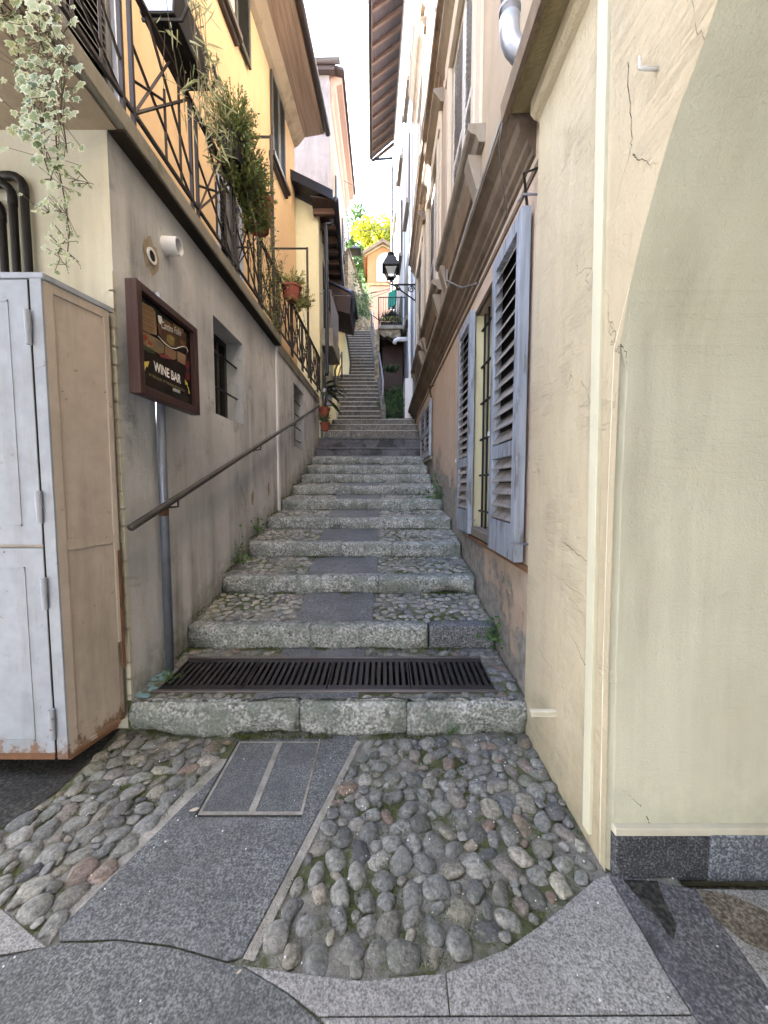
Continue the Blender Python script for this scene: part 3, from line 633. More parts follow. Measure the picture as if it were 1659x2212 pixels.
# eaves
e0, e1 = -.5, FB.L + .1
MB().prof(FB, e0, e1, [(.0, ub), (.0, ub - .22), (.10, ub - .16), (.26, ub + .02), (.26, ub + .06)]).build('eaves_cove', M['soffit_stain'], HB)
sf = MB()
for k in range(5):
    a, b = .26 + k * .1, .26 + k * .1 + .095; sf.box(FB, e0, e1, ub + .03 + k * .012, ub + .06 + k * .012, a, b)
sf.box(FB, e0, e1, ub + .12, ub + .2, .2, .765); sf.build('eaves_boards', M['board'], HB)
MB().prism([FB.p(e0, ub + .18, .80), FB.p(e0, ub + 1.6, -3.2), FB.p(e0, ub + 1.7, -3.2), FB.p(e0, ub + .25, .80)], FB.u * (e1 - e0)).build('roof', M['terracotta'], HB)
MB().tube([FB.p(e0, ub + .12, .84), FB.p(e1 + .03, ub + .12, .84)], .075, 12).build('gutter', M['brown_gutter'], HB, smooth=True)
MB().poly([FB.p(FB.L + .05, 3.4, 0), FB.p(FB.L + .05, 3.4, -4), FB.p(FB.L + .05, ub + 1, -4), FB.p(FB.L + .05, ub, 0)]).build('end_wall', M['yellow'], HB)
MB().poly([FB.p(0, 3.8, 0), FB.p(0, 3.8, -4), FB.p(0, ub + 1, -4), FB.p(0, ub, 0)]).build('end_wall', M['yellow'], HB)
# white strip, vents
tag(MB().bx(-1.658, -1.625, 5.98, 6.07, 1.16, 3.72).build('drainpipe', M['white_pipe'], bevel=.008), 'thin white pipe strip running down the grey wall between the two barred windows', 'pipe')
vp = thing('vent_pipe', 'open white vent pipe sticking out of the grey wall', 'vent pipe', FL.p(*FL.uv(355, 532)))
t, z = FL.uv(356, 531); tu = MB(); n = 20
for r, a, b in ((.064, 0, .11), (.056, .03, .11)): tu.add([FL.p(t + r * math.cos(6.2832 * k / n), z + r * math.sin(6.2832 * k / n) - q * .05, q) for q in (a, b) for k in range(n)], [(k, (k + 1) % n, n + (k + 1) % n, n + k) for k in range(n)])
tu.add([FL.p(t + r * math.cos(6.2832 * k / n), z + r * math.sin(6.2832 * k / n) - .0055, .11) for r in (.056, .064) for k in range(n)], [(k, (k + 1) % n, n + (k + 1) % n, n + k) for k in range(n)])
tu.build('tube', M['white_pipe'], vp, smooth=True, recalc=False)
MB().add([FL.p(t + .056 * math.cos(6.2832 * k / n), z + .056 * math.sin(6.2832 * k / n) - .002, .04) for k in range(n)], [tuple(range(n))]).build('bore', M['dark_in'], vp)
t, z = FL.uv(326, 553); vh = thing('vent_hole', 'round white-rimmed vent hole in a brown mortar patch on the grey wall', 'vent', FL.p(t, z))
def disc(r0, r1, d, ir=0, sc=(1, 1)):
    m = MB(); m.add([FL.p(t + r * math.cos(6.2832 * k / n) * sc[0] * (1 + ir * noise.noise(Vector((k * .9, r * 9, 0)))), z + r * math.sin(6.2832 * k / n) * sc[1] * (1 + ir * noise.noise(Vector((k * .9, r * 9, 3)))), d) for r in (r0, r1) for k in range(n)], [(k, (k + 1) % n, n + (k + 1) % n, n + k) for k in range(n)]); return m
disc(.0, .10, .003, .5, (1, 1.15)).build('mortar_patch', M['soffit_stain'], vh)
rm = disc(.036, .054, .012); rm.add([FL.p(t + .054 * math.cos(6.2832 * k / n), z + .054 * math.sin(6.2832 * k / n), q) for q in (0, .012) for k in range(n)], [(k, (k + 1) % n, n + (k + 1) % n, n + k) for k in range(n)]); rm.build('rim', M['white_pipe'], vh)
disc(.001, .036, .006).build('bore', M['dark_in'], vh)
# handrail
hr = thing('handrail', 'sloping round iron handrail fixed to the grey wall', 'handrail', (-1.57, 2.4, 1.3))
h0, h1 = Vector((-1.57, 2.375, 1.342)), Vector((-1.57, 9.5, 3.54))
MB().tube([h0, h1], .0235, 14).build('rail', M['rail_brown'], hr, smooth=True)
for k in (.078, .36, .64, .92):
    q = h0.lerp(h1, k); MB().tube([q - Vector((0, 0, .02)), q + Vector((0, .0, -.07)), q + Vector((-.05, 0, -.075)), q + Vector((-.09, 0, -.075))], .008, 8).build('bracket', M['rail_brown'], hr)
    MB().tube([q + Vector((-.082, 0, -.075)), q + Vector((-.092, 0, -.075))], .024, 12).build('wall_plate', M['rail_brown'], hr)
# ---- balcony railing
BR = thing('balcony_railing', 'black iron balcony railing with a fan of slanted bars above the grey wall', 'railing', (-1.6, 2, 3.86))
FR_ = Fr((-1.6, 0), (-1.6, 10), 1); zb, zt = 3.98, 4.76; w = .011
def rod(F, m, a, b, r=.0105): m.tube([F.p(*a), F.p(*b)], r, 4)
MB().box(FR_, 1.6, 9.85, zt, zt + .022, -.022, .022).build('top_rail', M['rail_iron'], BR)
MB().box(FR_, 1.6, 9.85, zb - .012, zb + .012, -.011, .011).build('bottom_rail', M['rail_iron'], BR)
mod = .86; t = 1.66; k = 0
while t < 9.8:
    e = min(t + mod, 9.85); p = MB()
    for q in (t, t + .10): p.box(FR_, q - .012, q + .012, 3.85, zt, -.012, .012)
    p.build('post', M['rail_iron'], BR)
    g = MB(); a, b = t + .11, e - .01; L = b - a
    if L > .3:
        rod(FR_, g, (a, zb), (b, zt)); rod(FR_, g, (a, zb), (a + L * .62, zt)); rod(FR_, g, (a, zb + .42), (b, zb)); rod(FR_, g, (a, zb + .2), (a + L * .5, zb + .42)); rod(FR_, g, (a + L * .5, zb), (a + L * .5, zb + .5)); rod(FR_, g, (a + L * .78, zb), (a + L * .78, zt)); rod(FR_, g, (a + L * .25, zt), (b, zb + .2))
        g.build('panel', M['rail_iron'], BR)
    t += mod; k += 1
FT = Fr((-6, 1.6), (-1.6, 1.6), 1); g = MB(); g.box(FT, 0, 4.4, zt, zt + .022, -.02, .02); g.box(FT, 0, 4.4, zb - .012, zb + .012, -.01, .01)
for i in range(24): rod(FT, g, (.2 + i * .18, 3.86), (.2 + i * .18, zt))
g.build('return_panel', M['rail_iron'], BR)
# pergola frames
for nm, Y, dz, lb in (('tall', 5.72, 6.47, 'upper dark metal frame pole standing at the balcony edge beside the hanging plants'), ('low', 8.25, 6.47, 'farther dark metal frame pole at the balcony edge in front of the pale yellow house')):
    xw = FB.p((Y - 2.45), 0).x
    tag(MB().tube([(xw, Y, dz), (-1.58, Y, dz)], .022, 4).tube([(-1.58, Y, dz + .02), (-1.58, Y, 3.86)], .024, 4).build('frame_pole', M['rail_brown']), lb, 'pole', 'frame poles on the balcony')
# trough planters and pots
rng = random.Random(4)
pl = thing('planter_trough', 'black metal planter trough hooked on the balcony railing with trailing dry stems', 'planter', (-1.55, 3.2, 4.87))
MB().prism([(-1.70, 2.9, 4.88), (-1.46, 2.9, 4.88), (-1.43, 2.9, 5.12), (-1.73, 2.9, 5.12)], (0, .52, 0)).build('trough', M['iron'], pl, bevel=.01)
MB().prism([(-1.69, 2.895, 4.89), (-1.47, 2.895, 4.89), (-1.45, 2.895, 5.12), (-1.71, 2.895, 5.12)], (0, .004, 0)).build('end_plate', M['zinc'], pl)
br = MB()
for y in (2.93, 3.4):
    br = MB(); br.tube([(-1.70, y, 4.868), (-1.6, y, 4.866), (-1.42, y, 4.866), (-1.38, y, 4.95), (-1.40, y, 5.05)], .012, 6); br.build('bracket', M['iron'], pl)
fo = MB(); st = MB()
for i in range(17):
    x, y = rng.uniform(-1.68, -1.44), rng.uniform(2.9, 3.42); L = rng.uniform(.25, .8); o = rng.uniform(.05, .18)
    pts = [(x, y, 5.1), (x + o, y + rng.uniform(-.1, .15), 5.12 + rng.uniform(-.05, .15)), (x + o * 1.3, y + rng.uniform(-.1, .25), 5.0 - L * .5), (x + o * 1.2, y + rng.uniform(-.1, .3), 4.95 - L)]
    st.tube(pts, .0025, 3, False)
    for q in pts[1:]:
        for _ in range(4): leaf(fo, Vector(q) + rv(rng, .05), rng.uniform(.07, .16), rv(rng) + Vector((.2, .2, -.5)), rv(rng), 'strap')
st.build('stems', M['stem'], pl); fo.build('foliage', M['spider'], pl, recalc=False)
def potplant(c, pot, mat, n, ext, lab, lm='succ', grp='pots hung on the balcony railing', size=.045, trail=0, seed=1, shape='plain'):
    rng = random.Random(seed); o = thing('potted_plant', lab, 'potted plant', c, grp); c = Vector(c)
    r, h = pot; MB().lathe(c, [(r * .7, 0), (r * .95, h * .85), (r * 1.08, h * .85), (r * 1.08, h), (r * .9, h), (r * .88, h * .8)], 16).build('pot', M[mat], o, smooth=False)
    f = MB(); s = MB()
    for (dx, dy, dz, rx, ry, rz, k) in ext: 
        for _ in range(int(n * k / 15)):
            q = rv(rng)
            while q.length > 1: q = rv(rng)
            q = q.normalized() * q.length ** .4; e1 = c + Vector((dx + q.x * rx * 1.12, dy + q.y * ry * 1.12, dz + q.z * rz + rng.uniform(0, .10))); e0 = c + Vector((dx + q.x * rx * .35, dy + q.y * ry * .35, dz + q.z * rz * .4 - .06)); sd_ = size * rng.uniform(.65, 1.3)
            s.tube([e0, e0.lerp(e1, .5) + rv(rng, .02), e1], .0024, 3, False); ax = (e1 - e0).normalized()
            for j in range(15):
                u = j / 14; leaf(f, e0.lerp(e1, u) + rv(rng, .008), sd_ * rng.uniform(.7, 1.2) * (1.1 - .4 * u), ax * .9 + rv(rng, .9), q + rv(rng, .8), shape)
        for _ in range(int(16 * k)):
            q = rv(rng, .8); s.tube([c + Vector((0, 0, h)), c + Vector((dx + q.x * rx * .4, dy + q.y * ry * .4, dz * .6 + h * .4)), c + Vector((dx + q.x * rx, dy + q.y * ry, dz + q.z * rz))], .003, 3, False)
    for _ in range(trail):
        a = rng.uniform(0, 6.28); L = rng.uniform(.3, 1.0); x, y = c.x + math.cos(a) * .16, c.y + math.sin(a) * .22; q = [Vector((c.x, c.y, c.z + h)), Vector((x, y, c.z + h)), Vector((x + rng.uniform(-.03, .05), y + rng.uniform(-.1, .1), c.z + h - L * .5)), Vector((x + rng.uniform(-.05, .1), y + rng.uniform(-.15, .15), c.z + h - L))]
        s.tube(q, .003, 3, False)
        for i in range(14):
            u = rng.uniform(1, 3); p = q[int(u)].lerp(q[min(3, int(u) + 1)], u % 1); leaf(f, p + rv(rng, .02), size * rng.uniform(.5, .9), rv(rng) + Vector((0, 0, -.2)), rv(rng), shape)
    s.build('stems', M['stem'], o); f.build('foliage', M[lm], o, recalc=False); return o
potplant((-1.50, 4.05, 4.78), (.14, .22), 'iron', 3000, [(0, .0, .36, .24, .32, .26, 1), (.02, .15, .08, .26, .38, .24, 1.1), (.02, .42, .14, .24, .34, .26, 1), (.03, .55, -.1, .2, .24, .2, .5)], 'big bushy shrub in a dark pot hung over the balcony railing', seed=3, size=.042, trail=10)
potplant((-1.48, 4.75, 4.6), (.17, .34), 'terracotta', 420, [(0, .0, .42, .2, .25, .18, .8), (0, -.2, .1, .2, .2, .3, .5)], 'large red-brown pot with thin trailing stems hung below the bushy shrub', seed=5, size=.045, trail=18)
potplant((-1.50, 6.5, 4.62), (.15, .22), 'terracotta', 620, [(0, 0, .3, .2, .25, .14, .8), (.16, .05, .0, .17, .22, .22, .9)], 'small terracotta pot spilling light green succulents at the far end of the railing', lm='sed', seed=8, size=.055, trail=6)
vn = thing('climbing_vine', 'thin dry climber twining over the railing beside the frame pole', 'vine', (-1.58, 5.6, 3.9)); s = MB(); f = MB()
for i in range(22):
    y = rng.uniform(5.0, 6.0); x = -1.57; z = 3.9; pts = []
    for k in range(8): pts.append((x + rng.uniform(-.03, .05), y, z)); y += rng.uniform(-.09, .1); z += rng.uniform(.05, .24)
    s.tube(pts, .0028, 3, False)
    for q in pts:
        for _ in range(3): leaf(f, Vector(q) + rv(rng, .04), rng.uniform(.025, .05), rv(rng), rv(rng))
s.build('stems', M['stem'], vn); f.build('foliage', M['succ'], vn, recalc=False)
# ---- ivy
iv = thing('ivy', 'variegated ivy trailing down from the balcony corner above the white cabinet', 'ivy', (-1.75, 1.75, 3.9)); s = MB(); f = MB(); fe = MB(); rng = random.Random(12)
strands = [[(-20, -20), (30, 30), (75, 60), (100, 120), (118, 190), (118, 250), (122, 310), (128, 372), (140, 430), (150, 500), (146, 545), (170, 566)], [(0, 10), (20, 60), (40, 120), (70, 190), (75, 250), (85, 310), (105, 372), (118, 400)],
           [(60, -20), (95, 40), (130, 90), (140, 170), (130, 240), (140, 290), (145, 330)], [(100, -20), (110, 20), (125, 60), (150, 85)], [(30, 0), (60, 60), (95, 90), (110, 160), (100, 220), (88, 300), (110, 345)], [(120, 372), (150, 385), (180, 392), (203, 398)], [(147, 462), (120, 455), (95, 462), (84, 452)], [(140, 520), (125, 548), (135, 566), (150, 578)], [(0, -10), (50, 10), (90, 20), (120, 30)]]
for si, sp in enumerate(strands):
    Y0 = 1.78 + rng.uniform(-.1, .12); pts = [atY(x, y, Y0 + .04 * math.sin(i)) for i, (x, y) in enumerate(sp)]; s.tube(pts, [(.0045 if len(pts) > 5 else .0022) * (1 - .6 * i / len(pts)) for i in range(len(pts))], 5, False)
    for i in range(len(pts) - 1):
        top = sp[i][1] < 340; L = (pts[i + 1] - pts[i]).length; n = int(L * (72 if top else 75)) + 1; spr = .066 if top else .03
        for _ in range(n):
            q = pts[i].lerp(pts[i + 1], rng.random()) + Vector((rng.gauss(0, spr * .6), rng.gauss(-.03, .04), rng.gauss(0, spr * .6))); sz = rng.uniform(.022, .052) if top else rng.uniform(.018, .038)
            if sp[i][1] > 380: sz *= .8
            up = Vector((rng.uniform(-.8, .8), rng.uniform(-.4, .1), -.8 + rng.uniform(-.3, .5))); nr = Vector((rng.uniform(-.4, .5), -1, rng.uniform(.0, .8)))
            s.tube([pts[i].lerp(pts[i + 1], .5), q], .0013, 3, False); leaf(fe, q, sz, up, nr, 'ivy'); leaf(f, q, sz, up, nr, 'ivy', .72, .03)
s.build('stems', M['stem'], iv, smooth=True); fe.build('leaf_margins', M['ivy_edge'], iv, recalc=False); f.build('leaves', M['ivy'], iv, recalc=False)
bx_ = thing('planter_box', 'dark red planter box behind the ivy on the balcony edge', 'planter', (-2.1, 1.75, 3.88)); MB().prism([(-2.3, 1.62, 3.88), (-1.72, 1.62, 3.88), (-1.70, 1.6, 4.16), (-2.32, 1.6, 4.16)], (0, .22, 0)).build('box', M['terracotta'], bx_, bevel=.01); MB().bx(-2.28, -1.74, 1.63, 1.8, 4.1, 4.14).build('soil', M['soil'], bx_)
# ---- black pipes over the cabinet
for (px, py, r, lb) in ((61, 380, .021, 'outermost black pipe bending down behind the white cabinet, highest of three'), (35, 397, .021, 'middle black pipe bending down behind the white cabinet'), (9, 431, .021, 'black pipe nearest the picture edge bending down behind the white cabinet, lowest of three')):
    Y = 2.40; a = atY(px - 9, py, Y); z = a.z; x = atY(px, 560, Y).x; o = thing('wall_pipe', lb, 'pipe', (x, Y, 2.5), 'black pipes above the cabinet')
    pts = [(-4.5, Y, z), (x - .07, Y, z)] + [(x - .07 + .07 * math.sin(q), Y, z - .07 + .07 * math.cos(q)) for q in (.4, .8, 1.2)] + [(x, Y, z - .07), (x, Y, 2.3)]
    MB().tube(pts, r, 14).build('tube', M['iron'], o, smooth=True)
    el = [(x - .115, Y, z), (x - .07, Y, z)] + [(x - .07 + .07 * math.sin(q), Y, z - .07 + .07 * math.cos(q)) for q in (.4, .8, 1.2)] + [(x, Y, z - .07), (x, Y, z - .12)]
    MB().tube(el, r * 1.13, 14).build('elbow', M['iron'], o, smooth=True)
    for zz in ((2.82,) if px != 35 else (2.76,)): MB().bx(x - .03, x + .03, Y - .024, Y + .05, zz, zz + .014).build('clip', M['iron'], o)
# ---- cabinet
cab = thing('cabinet', 'tall white and tan metal meter cabinet with rusty hinges against the pale wall', 'cabinet', (-2.4, 2.2, .1))
Fc = Fr((-3.485, 2.03), (-1.735, 2.03), 1); Fs = Fr((-1.735, 2.03), (-1.655, 2.40), 1); ct, cbm = 2.66, .1
MB().prism([(-3.4, 2.045, cbm), (-1.757, 2.045, cbm), (-1.68, 2.40, cbm), (-3.4, 2.40, cbm)], (0, 0, ct - .01 - cbm)).build('body', M['cab_tan'], cab)
MB().prism([(-3.4, 2.02, ct - .01), (-1.728, 2.02, ct - .01), (-1.645, 2.42, ct - .01), (-3.4, 2.42, ct - .01)], (0, 0, .03)).build('top', M['cab_white'], cab, bevel=.004)
MB().box(Fc, 1.69, 1.75, cbm, ct - .012, -.012, .012).build('corner_post', M['cab_white'], cab, bevel=.003)
for z0, z1, nm in ((cbm + .01, 1.272, 'lower'), (1.29, ct - .02, 'upper')):
    o = MB().box(Fc, .3, 1.683, z0, z1, -.012, .016).build('door', M['cab_white'], cab, bevel=.003)
    pn = MB(); e = .10
    for a in ((.42, .428, z0 + e, z1 - e), (1.683 - e - .008, 1.683 - e, z0 + e, z1 - e), (.42, 1.683 - e, z0 + e, z0 + e + .008), (.42, 1.683 - e, z1 - e - .008, z1 - e)): pn.box(Fc, *a, .0162, .020)
    pn.build('panel_bead', M['cab_white'], o)
    if nm == 'lower': MB().box(Fc, .3, 1.683, z0 - .004, z0 + .03, .0165, .0185).build('rust_strip', M['rustmetal'], o)
    for hz in ((z0 + .2, z1 - .24)):
        MB().tube([Fc.p(1.688, hz - .085, .03), Fc.p(1.688, hz - .004, .03)], .0135, 10).tube([Fc.p(1.688, hz - .0045, .03), Fc.p(1.688, hz + .085, .03)], .015, 10).build('hinge', M['cab_white'], o, smooth=False)
MB().box(Fc, 1.6835, 1.6895, cbm + .02, ct - .02, .004, .0135).build('door_gap', M['dark_in'], cab)
sd_ = MB(); e = .045
sd_.box(Fs, 0, .05, cbm, ct - .012, -.012, .0).box(Fs, .335, .37, .62, ct - .012, -.012, 0).box(Fs, .05, .335, ct - .06, ct - .012, -.012, 0).box(Fs, .05, .335, 1.25, 1.31, -.012, 0).box(Fs, .05, .32, cbm, cbm + .035, -.012, 0)
sd_.box(Fs, .05, .335, cbm + .035, 1.25, -.02, -.008).box(Fs, .05, .335, 1.31, ct - .06, -.02, -.008)
sd_.build('side_panel', M['cab_tan'], cab, bevel=.003)
MB().box(Fs, .0, .30, cbm - .01, cbm + .012, -.01, .003).build('rust_strip', M['rustmetal'], cab)
MB().box(Fs, .352, .374, .45, 1.2, -.006, .002).build('rust_strip', M['rustmetal'], cab)
# ---- sign
FS = Fr((-1.5, 2.42), (-1.5, 3.18), 1); TL = .77; z0, z1 = 2.175, 2.86
sg = thing('wall_sign', 'wooden framed sign for a wine bar on a grey post by the grey wall', 'sign', (-1.55, 2.78, .25))
fr = MB(); e = .05
fr.box(FS, 0, e, z0, z1, -.075, 0).box(FS, TL - e, TL, z0, z1, -.075, 0).box(FS, e, TL - e, z1 - e, z1, -.075, 0).box(FS, e, TL - e, z0, z0 + e, -.075, 0)
fr.build('frame', M['sign_wood'], sg, bevel=.005)
N_ = NT('poster_black'); PB = N_.out((.012, .010, .009), .25)
def flat(name, c, r=.4, var=.3): return paint(name, c, r, 0, var, bump=.02)
po = MB().box(FS, e - .002, TL - e + .002, z0 + e - .002, z1 - e + .002, -.06, -.035).build('poster', PB, sg)
MB().box(FS, e, TL - e, z0 + e, z0 + e + .012, -.035, -.006).box(FS, TL - e - .012, TL - e, z0 + e + .012, z1 - e, -.035, -.006).build('inner_bead', M['sign_wood'], sg)
def sp(cx, cy, d=-.034): return FS.uv((390 + cx / 4.807) / 1.507, (880 + cy / 4.807) / 1.507, d)
def spoly(pts, d=-.034): return [FS.p(*sp(x, y), d) for x, y in pts]
MB().poly(spoly([(305, 470), (520, 590), (560, 650), (580, 1010), (460, 990), (315, 905)])).build('menu_sheet', flat('menu_tan', (.24, .155, .08)), po)
tx = MB()
for yy in (560, 590, 640, 670, 725, 755, 785, 825, 850, 890, 915):
    a = 330 + (yy % 3) * 12; b = 545 - (yy % 4) * 12; sl_ = .5
    tx.poly(spoly([(a, yy - 20), (b, yy - 20 + (b - a) * sl_), (b, yy - 10 + (b - a) * sl_), (a, yy - 10)], -.0335))
tx.build('menu_lines', flat('menu_ink', (.12, .06, .03)), po)
pic = [((.10, .045, .02), [(590, 690), (1040, 990), (1040, 1190), (870, 1240), (760, 1190), (640, 1050)]), ((.24, .12, .04), [(690, 760), (800, 830), (810, 930), (700, 850)]), ((.30, .16, .06), [(830, 830), (1000, 930), (990, 1000), (860, 930)]), ((.34, .24, .07), [(735, 1010), (790, 1005), (860, 1060), (850, 1180), (790, 1170), (730, 1100)]), ((.45, .36, .12), [(790, 1030), (850, 1070), (830, 1100), (780, 1060)]),
       ((.30, .22, .12), [(320, 930), (450, 1000), (600, 1080), (690, 1160), (690, 1300), (600, 1300), (460, 1230), (330, 1120)]), ((.32, .04, .02), [(340, 1010), (400, 1000), (440, 1060), (400, 1110), (340, 1070)]), ((.5, .33, .2), [(400, 1100), (500, 1130), (520, 1190), (430, 1200)]), ((.38, .05, .03), [(440, 1090), (510, 1150), (500, 1180), (430, 1150)]), ((.07, .085, .03), [(330, 1130), (420, 1190), (520, 1250), (560, 1310), (450, 1290), (340, 1220)]), ((.20, .17, .12), [(560, 1090), (680, 1150), (670, 1220), (580, 1180)]), ((.34, .2, .11), [(700, 1170), (880, 1270), (885, 1390), (820, 1400), (700, 1310)]), ((.40, .26, .15), [(890, 1260), (1030, 1330), (1020, 1490), (900, 1420)]), ((.28, .05, .05), [(600, 1300), (740, 1320), (800, 1400), (640, 1360)]),
       ((.05, .02, .025), [(1040, 1210), (1070, 1250), (1090, 1700), (1030, 1690), (1030, 1400)]), ((.22, .03, .035), [(1025, 1420), (1085, 1440), (1085, 1540), (1025, 1520)]), ((.25, .03, .035), [(1025, 1600), (1088, 1620), (1088, 1730), (1028, 1705)]), ((.16, .06, .03), [(590, 830), (650, 900), (650, 1030), (600, 1000)]), ((.3, .14, .05), [(940, 1080), (1030, 1130), (1020, 1180), (950, 1170)])]
for k, (c, P) in enumerate(pic): MB().poly(spoly(P, -.0338 + .00012 * k)).build('picture', flat('picture_ink', tuple(q * .6 for q in c)), po)
wm = flat('white_ink', (.75, .73, .7), .4, .05)
sw = MB(); sw.tube([FS.p(*sp(x, y), -.0315) for x, y in ((600, 1030), (650, 1090), (720, 1160), (800, 1215), (870, 1225), (930, 1200), (990, 1190), (1040, 1210), (1065, 1280))], .0028, 5); sw.build('swoosh', wm, po)
MB().poly(spoly([(590, 700), (645, 720), (660, 790), (630, 850), (600, 800)], -.031)).build('emblem', wm, po)
MB().poly(spoly([(765, 1835), (885, 1880), (882, 1930), (765, 1885)], -.005 )).build('sticker', flat('sticker', (.35, .33, .32)), po)
def text(body, p0, p1, hgt_, m, name, parent, d=-.032, shear=0, bold=0, F=FS, P=None):
    cu = bpy.data.curves.new('t', 'FONT'); cu.body = body; cu.shear = shear; cu.offset = bold; cu.extrude = .0; cu.resolution_u = 3
    ob = bpy.data.objects.new('t', cu); C.objects.link(ob); bpy.context.view_layer.update()
    me = bpy.data.meshes.new_from_object(ob.evaluated_get(bpy.context.evaluated_depsgraph_get())); xs = [v.co.x for v in me.vertices]; ys = [v.co.y for v in me.vertices]
    (ta, za), (tb, zb_) = p0, p1; W = max(xs) - min(xs); H = max(ys); mb = MB()
    vs = [F.p(ta + (tb - ta) * (v.co.x - min(xs)) / W, za + (zb_ - za) * (v.co.x - min(xs)) / W + v.co.y / H * hgt_, d) for v in me.vertices]
    mb.add(vs, [tuple(q.vertices) for q in me.polygons]); o = mb.build(name, m, parent, recalc=False)
    bpy.data.objects.remove(ob); bpy.data.curves.remove(cu); bpy.data.meshes.remove(me); return o
a, b = sp(530, 1565), sp(952, 1770); zz = (a[1] + b[1]) / 2
text('WINE BAR', (a[0], zz), (b[0], zz), .062, wm, 'lettering', po, bold=.03)
a, b = sp(455, 1660), sp(1020, 1900); zz = (a[1] + b[1]) / 2
text('IN THE ALLEY AT THE END OF THE STEPS', (a[0], zz), (b[0], zz), .017, flat('gold_ink', (.30, .24, .12)), 'lettering', po)
a, b = sp(650, 890), sp(960, 1075); text('Cantina Follie', (a[0], a[1] - .005), (b[0], b[1] + .02), .05, wm, 'lettering', po, shear=.35)
ye = flat('yellow_ink', (.65, .55, .12))
for P in ([(345, 1615), (360, 1540), (385, 1490), (375, 1475), (375, 1430), (455, 1420), (430, 1520), (412, 1500), (390, 1550), (378, 1620)], [(1072, 1930), (1065, 1860), (1040, 1790), (1020, 1790), (1010, 1700), (1055, 1770), (1053, 1800), (1075, 1850), (1090, 1930)]): MB().poly(spoly(P, -.031)).build('arrow', ye, po)
MB().tube([(-1.60, 2.79, .22), (-1.60, 2.80, 2.95)], .031, 16).build('post', M['pole'], sg, smooth=True)
MB().box(FS, .33, .43, 2.3, 2.36, -.11, -.07).box(FS, .33, .43, 2.7, 2.76, -.11, -.07).build('clamp', M['pole'], sg)
MB().tube([(-1.60, 2.79, 1.385), (-1.60, 2.79, 1.45)], .0325, 16).build('rust_band', M['rustmetal'], sg, smooth=True)

def flake(px, py, r, sy, m, sd_):
    t_, z_ = FL.uv(px, py); P = []
    for k in range(16): a = k * .3927; q = r * (1 + .6 * noise.noise(Vector((math.cos(a) * 1.3, math.sin(a) * 1.3, sd_)))); P.append(FL.p(t_ + q * math.cos(a), z_ + q * sy * math.sin(a), .0025))
    MB().poly(P).build('flaked_patch', M[m], HB)
for k, a in enumerate(((513, 1035, .045, 1.6), (545, 1075, .05, 1.8), (528, 1105, .025, 2.5), (580, 1055, .04, 2.2), (572, 1000, .03, 3.0), (450, 860, .012, 1.0), (548, 1010, .03, 1.5))): flake(*a, 'soffit_stain' if k % 2 else 'white_old', k * 3.3)
# ================================================================ RIGHT: ARCADE HOUSE (near)
AH = thing('house', 'tan house at the right edge with a pale arch and dark granite base', 'house', (.92, 2, 0))
X0 = .92; YE = 2.43
arch = [(1.49, -.1), (1.505, .2), (1.53, .9), (1.54, 1.507), (1.538, 2.15), (1.514, 2.258), (1.483, 2.373), (1.433, 2.497), (1.393, 2.574), (1.36, 2.647), (1.319, 2.721), (1.276, 2.784), (1.231, 2.832), (1.188, 2.883), (1.152, 2.936)]
_ar = arch[:4]
for (ya, za), (yb, zb) in zip(arch[3:], arch[4:]):
    for k in range(1, 7): t_ = k / 6; j_ = .005 * noise.noise(Vector((za * 9 + t_ * (zb - za) * 40, 1, 0))) if za > 2 else 0; _ar.append((ya + (yb - ya) * t_ + j_, za + (zb - za) * t_))
arch0, arch = arch, _ar
c0 = (-.37, 1.69); R0 = math.hypot(1.152 + .37, 2.936 - 1.69); a0 = math.atan2(2.936 - 1.69, 1.152 + .37)
top = [(c0[0] + R0 * math.cos(a), c0[1] + R0 * math.sin(a)) for a in [a0 + (math.pi - 2 * a0) * k / 16 for k in range(1, 17)]]
left = [(-.74 - y, z) for y, z in arch[::-1]][1:]
curve = arch + top + left; H = 7.0
wl = MB()
for (ya, za), (yb, zb) in zip(arch, arch[1:]): wl.poly([(X0, ya, za), (X0, YE, za), (X0, YE, zb), (X0, yb, zb)])
wl.poly([(X0, 1.152, 2.936), (X0, YE, 2.936), (X0, YE, H), (X0, 1.152, H)])
tp = [arch[-1]] + top
for (ya, za), (yb, zb) in zip(tp, tp[1:]): wl.poly([(X0, yb, zb), (X0, ya, za), (X0, ya, H), (X0, yb, H)])
wl.poly([(X0, YE, -.1), (X0 + .3, YE, -.1), (X0 + .3, YE, H), (X0, YE, H)])
ye = tp[-1][0]; wl.poly([(X0, ye, 0), (X0, -4, 0), (X0, -4, H), (X0, ye, H)])
wl.build('alley_wall', M['tan'], AH)
rv_ = MB()
for i, ((ya, za), (yb, zb)) in enumerate(zip(curve, curve[1:])):
    xs = X0 + (.03 if i < 9 else 0); rv_.poly([(xs, ya, za), (X0 + (.03 if i < 8 else 0), yb, zb), (2.2, yb, zb), (2.2, ya, za)])
rv_.build('arch_reveal', M['reveal'], AH)
ch = MB()
for (ya, za), (yb, zb) in zip(arch0[:4], arch0[1:5]): ch.poly([(X0 - .002, ya + .04, za), (X0 - .002, yb + .04, zb), (X0 + .032, yb - .001, zb), (X0 + .032, ya - .001, za)])
ch.poly([(X0 - .002, arch0[4][0] + .04, arch0[4][1]), (X0 - .001, arch0[6][0] + .003, arch0[6][1]), (X0 + .032, arch0[4][0] - .001, arch0[4][1])]); ch.build('chamfer', M['reveal'], AH)
MB().prism([(X0 - .017, 1.60, .06), (X0 - .017, 1.655, .06), (X0 - .017, 1.775, 3.86), (X0 - .017, 1.70, 3.86)], (.02, 0, 0)).build('cream_strip', M['cream'], AH, bevel=.004)
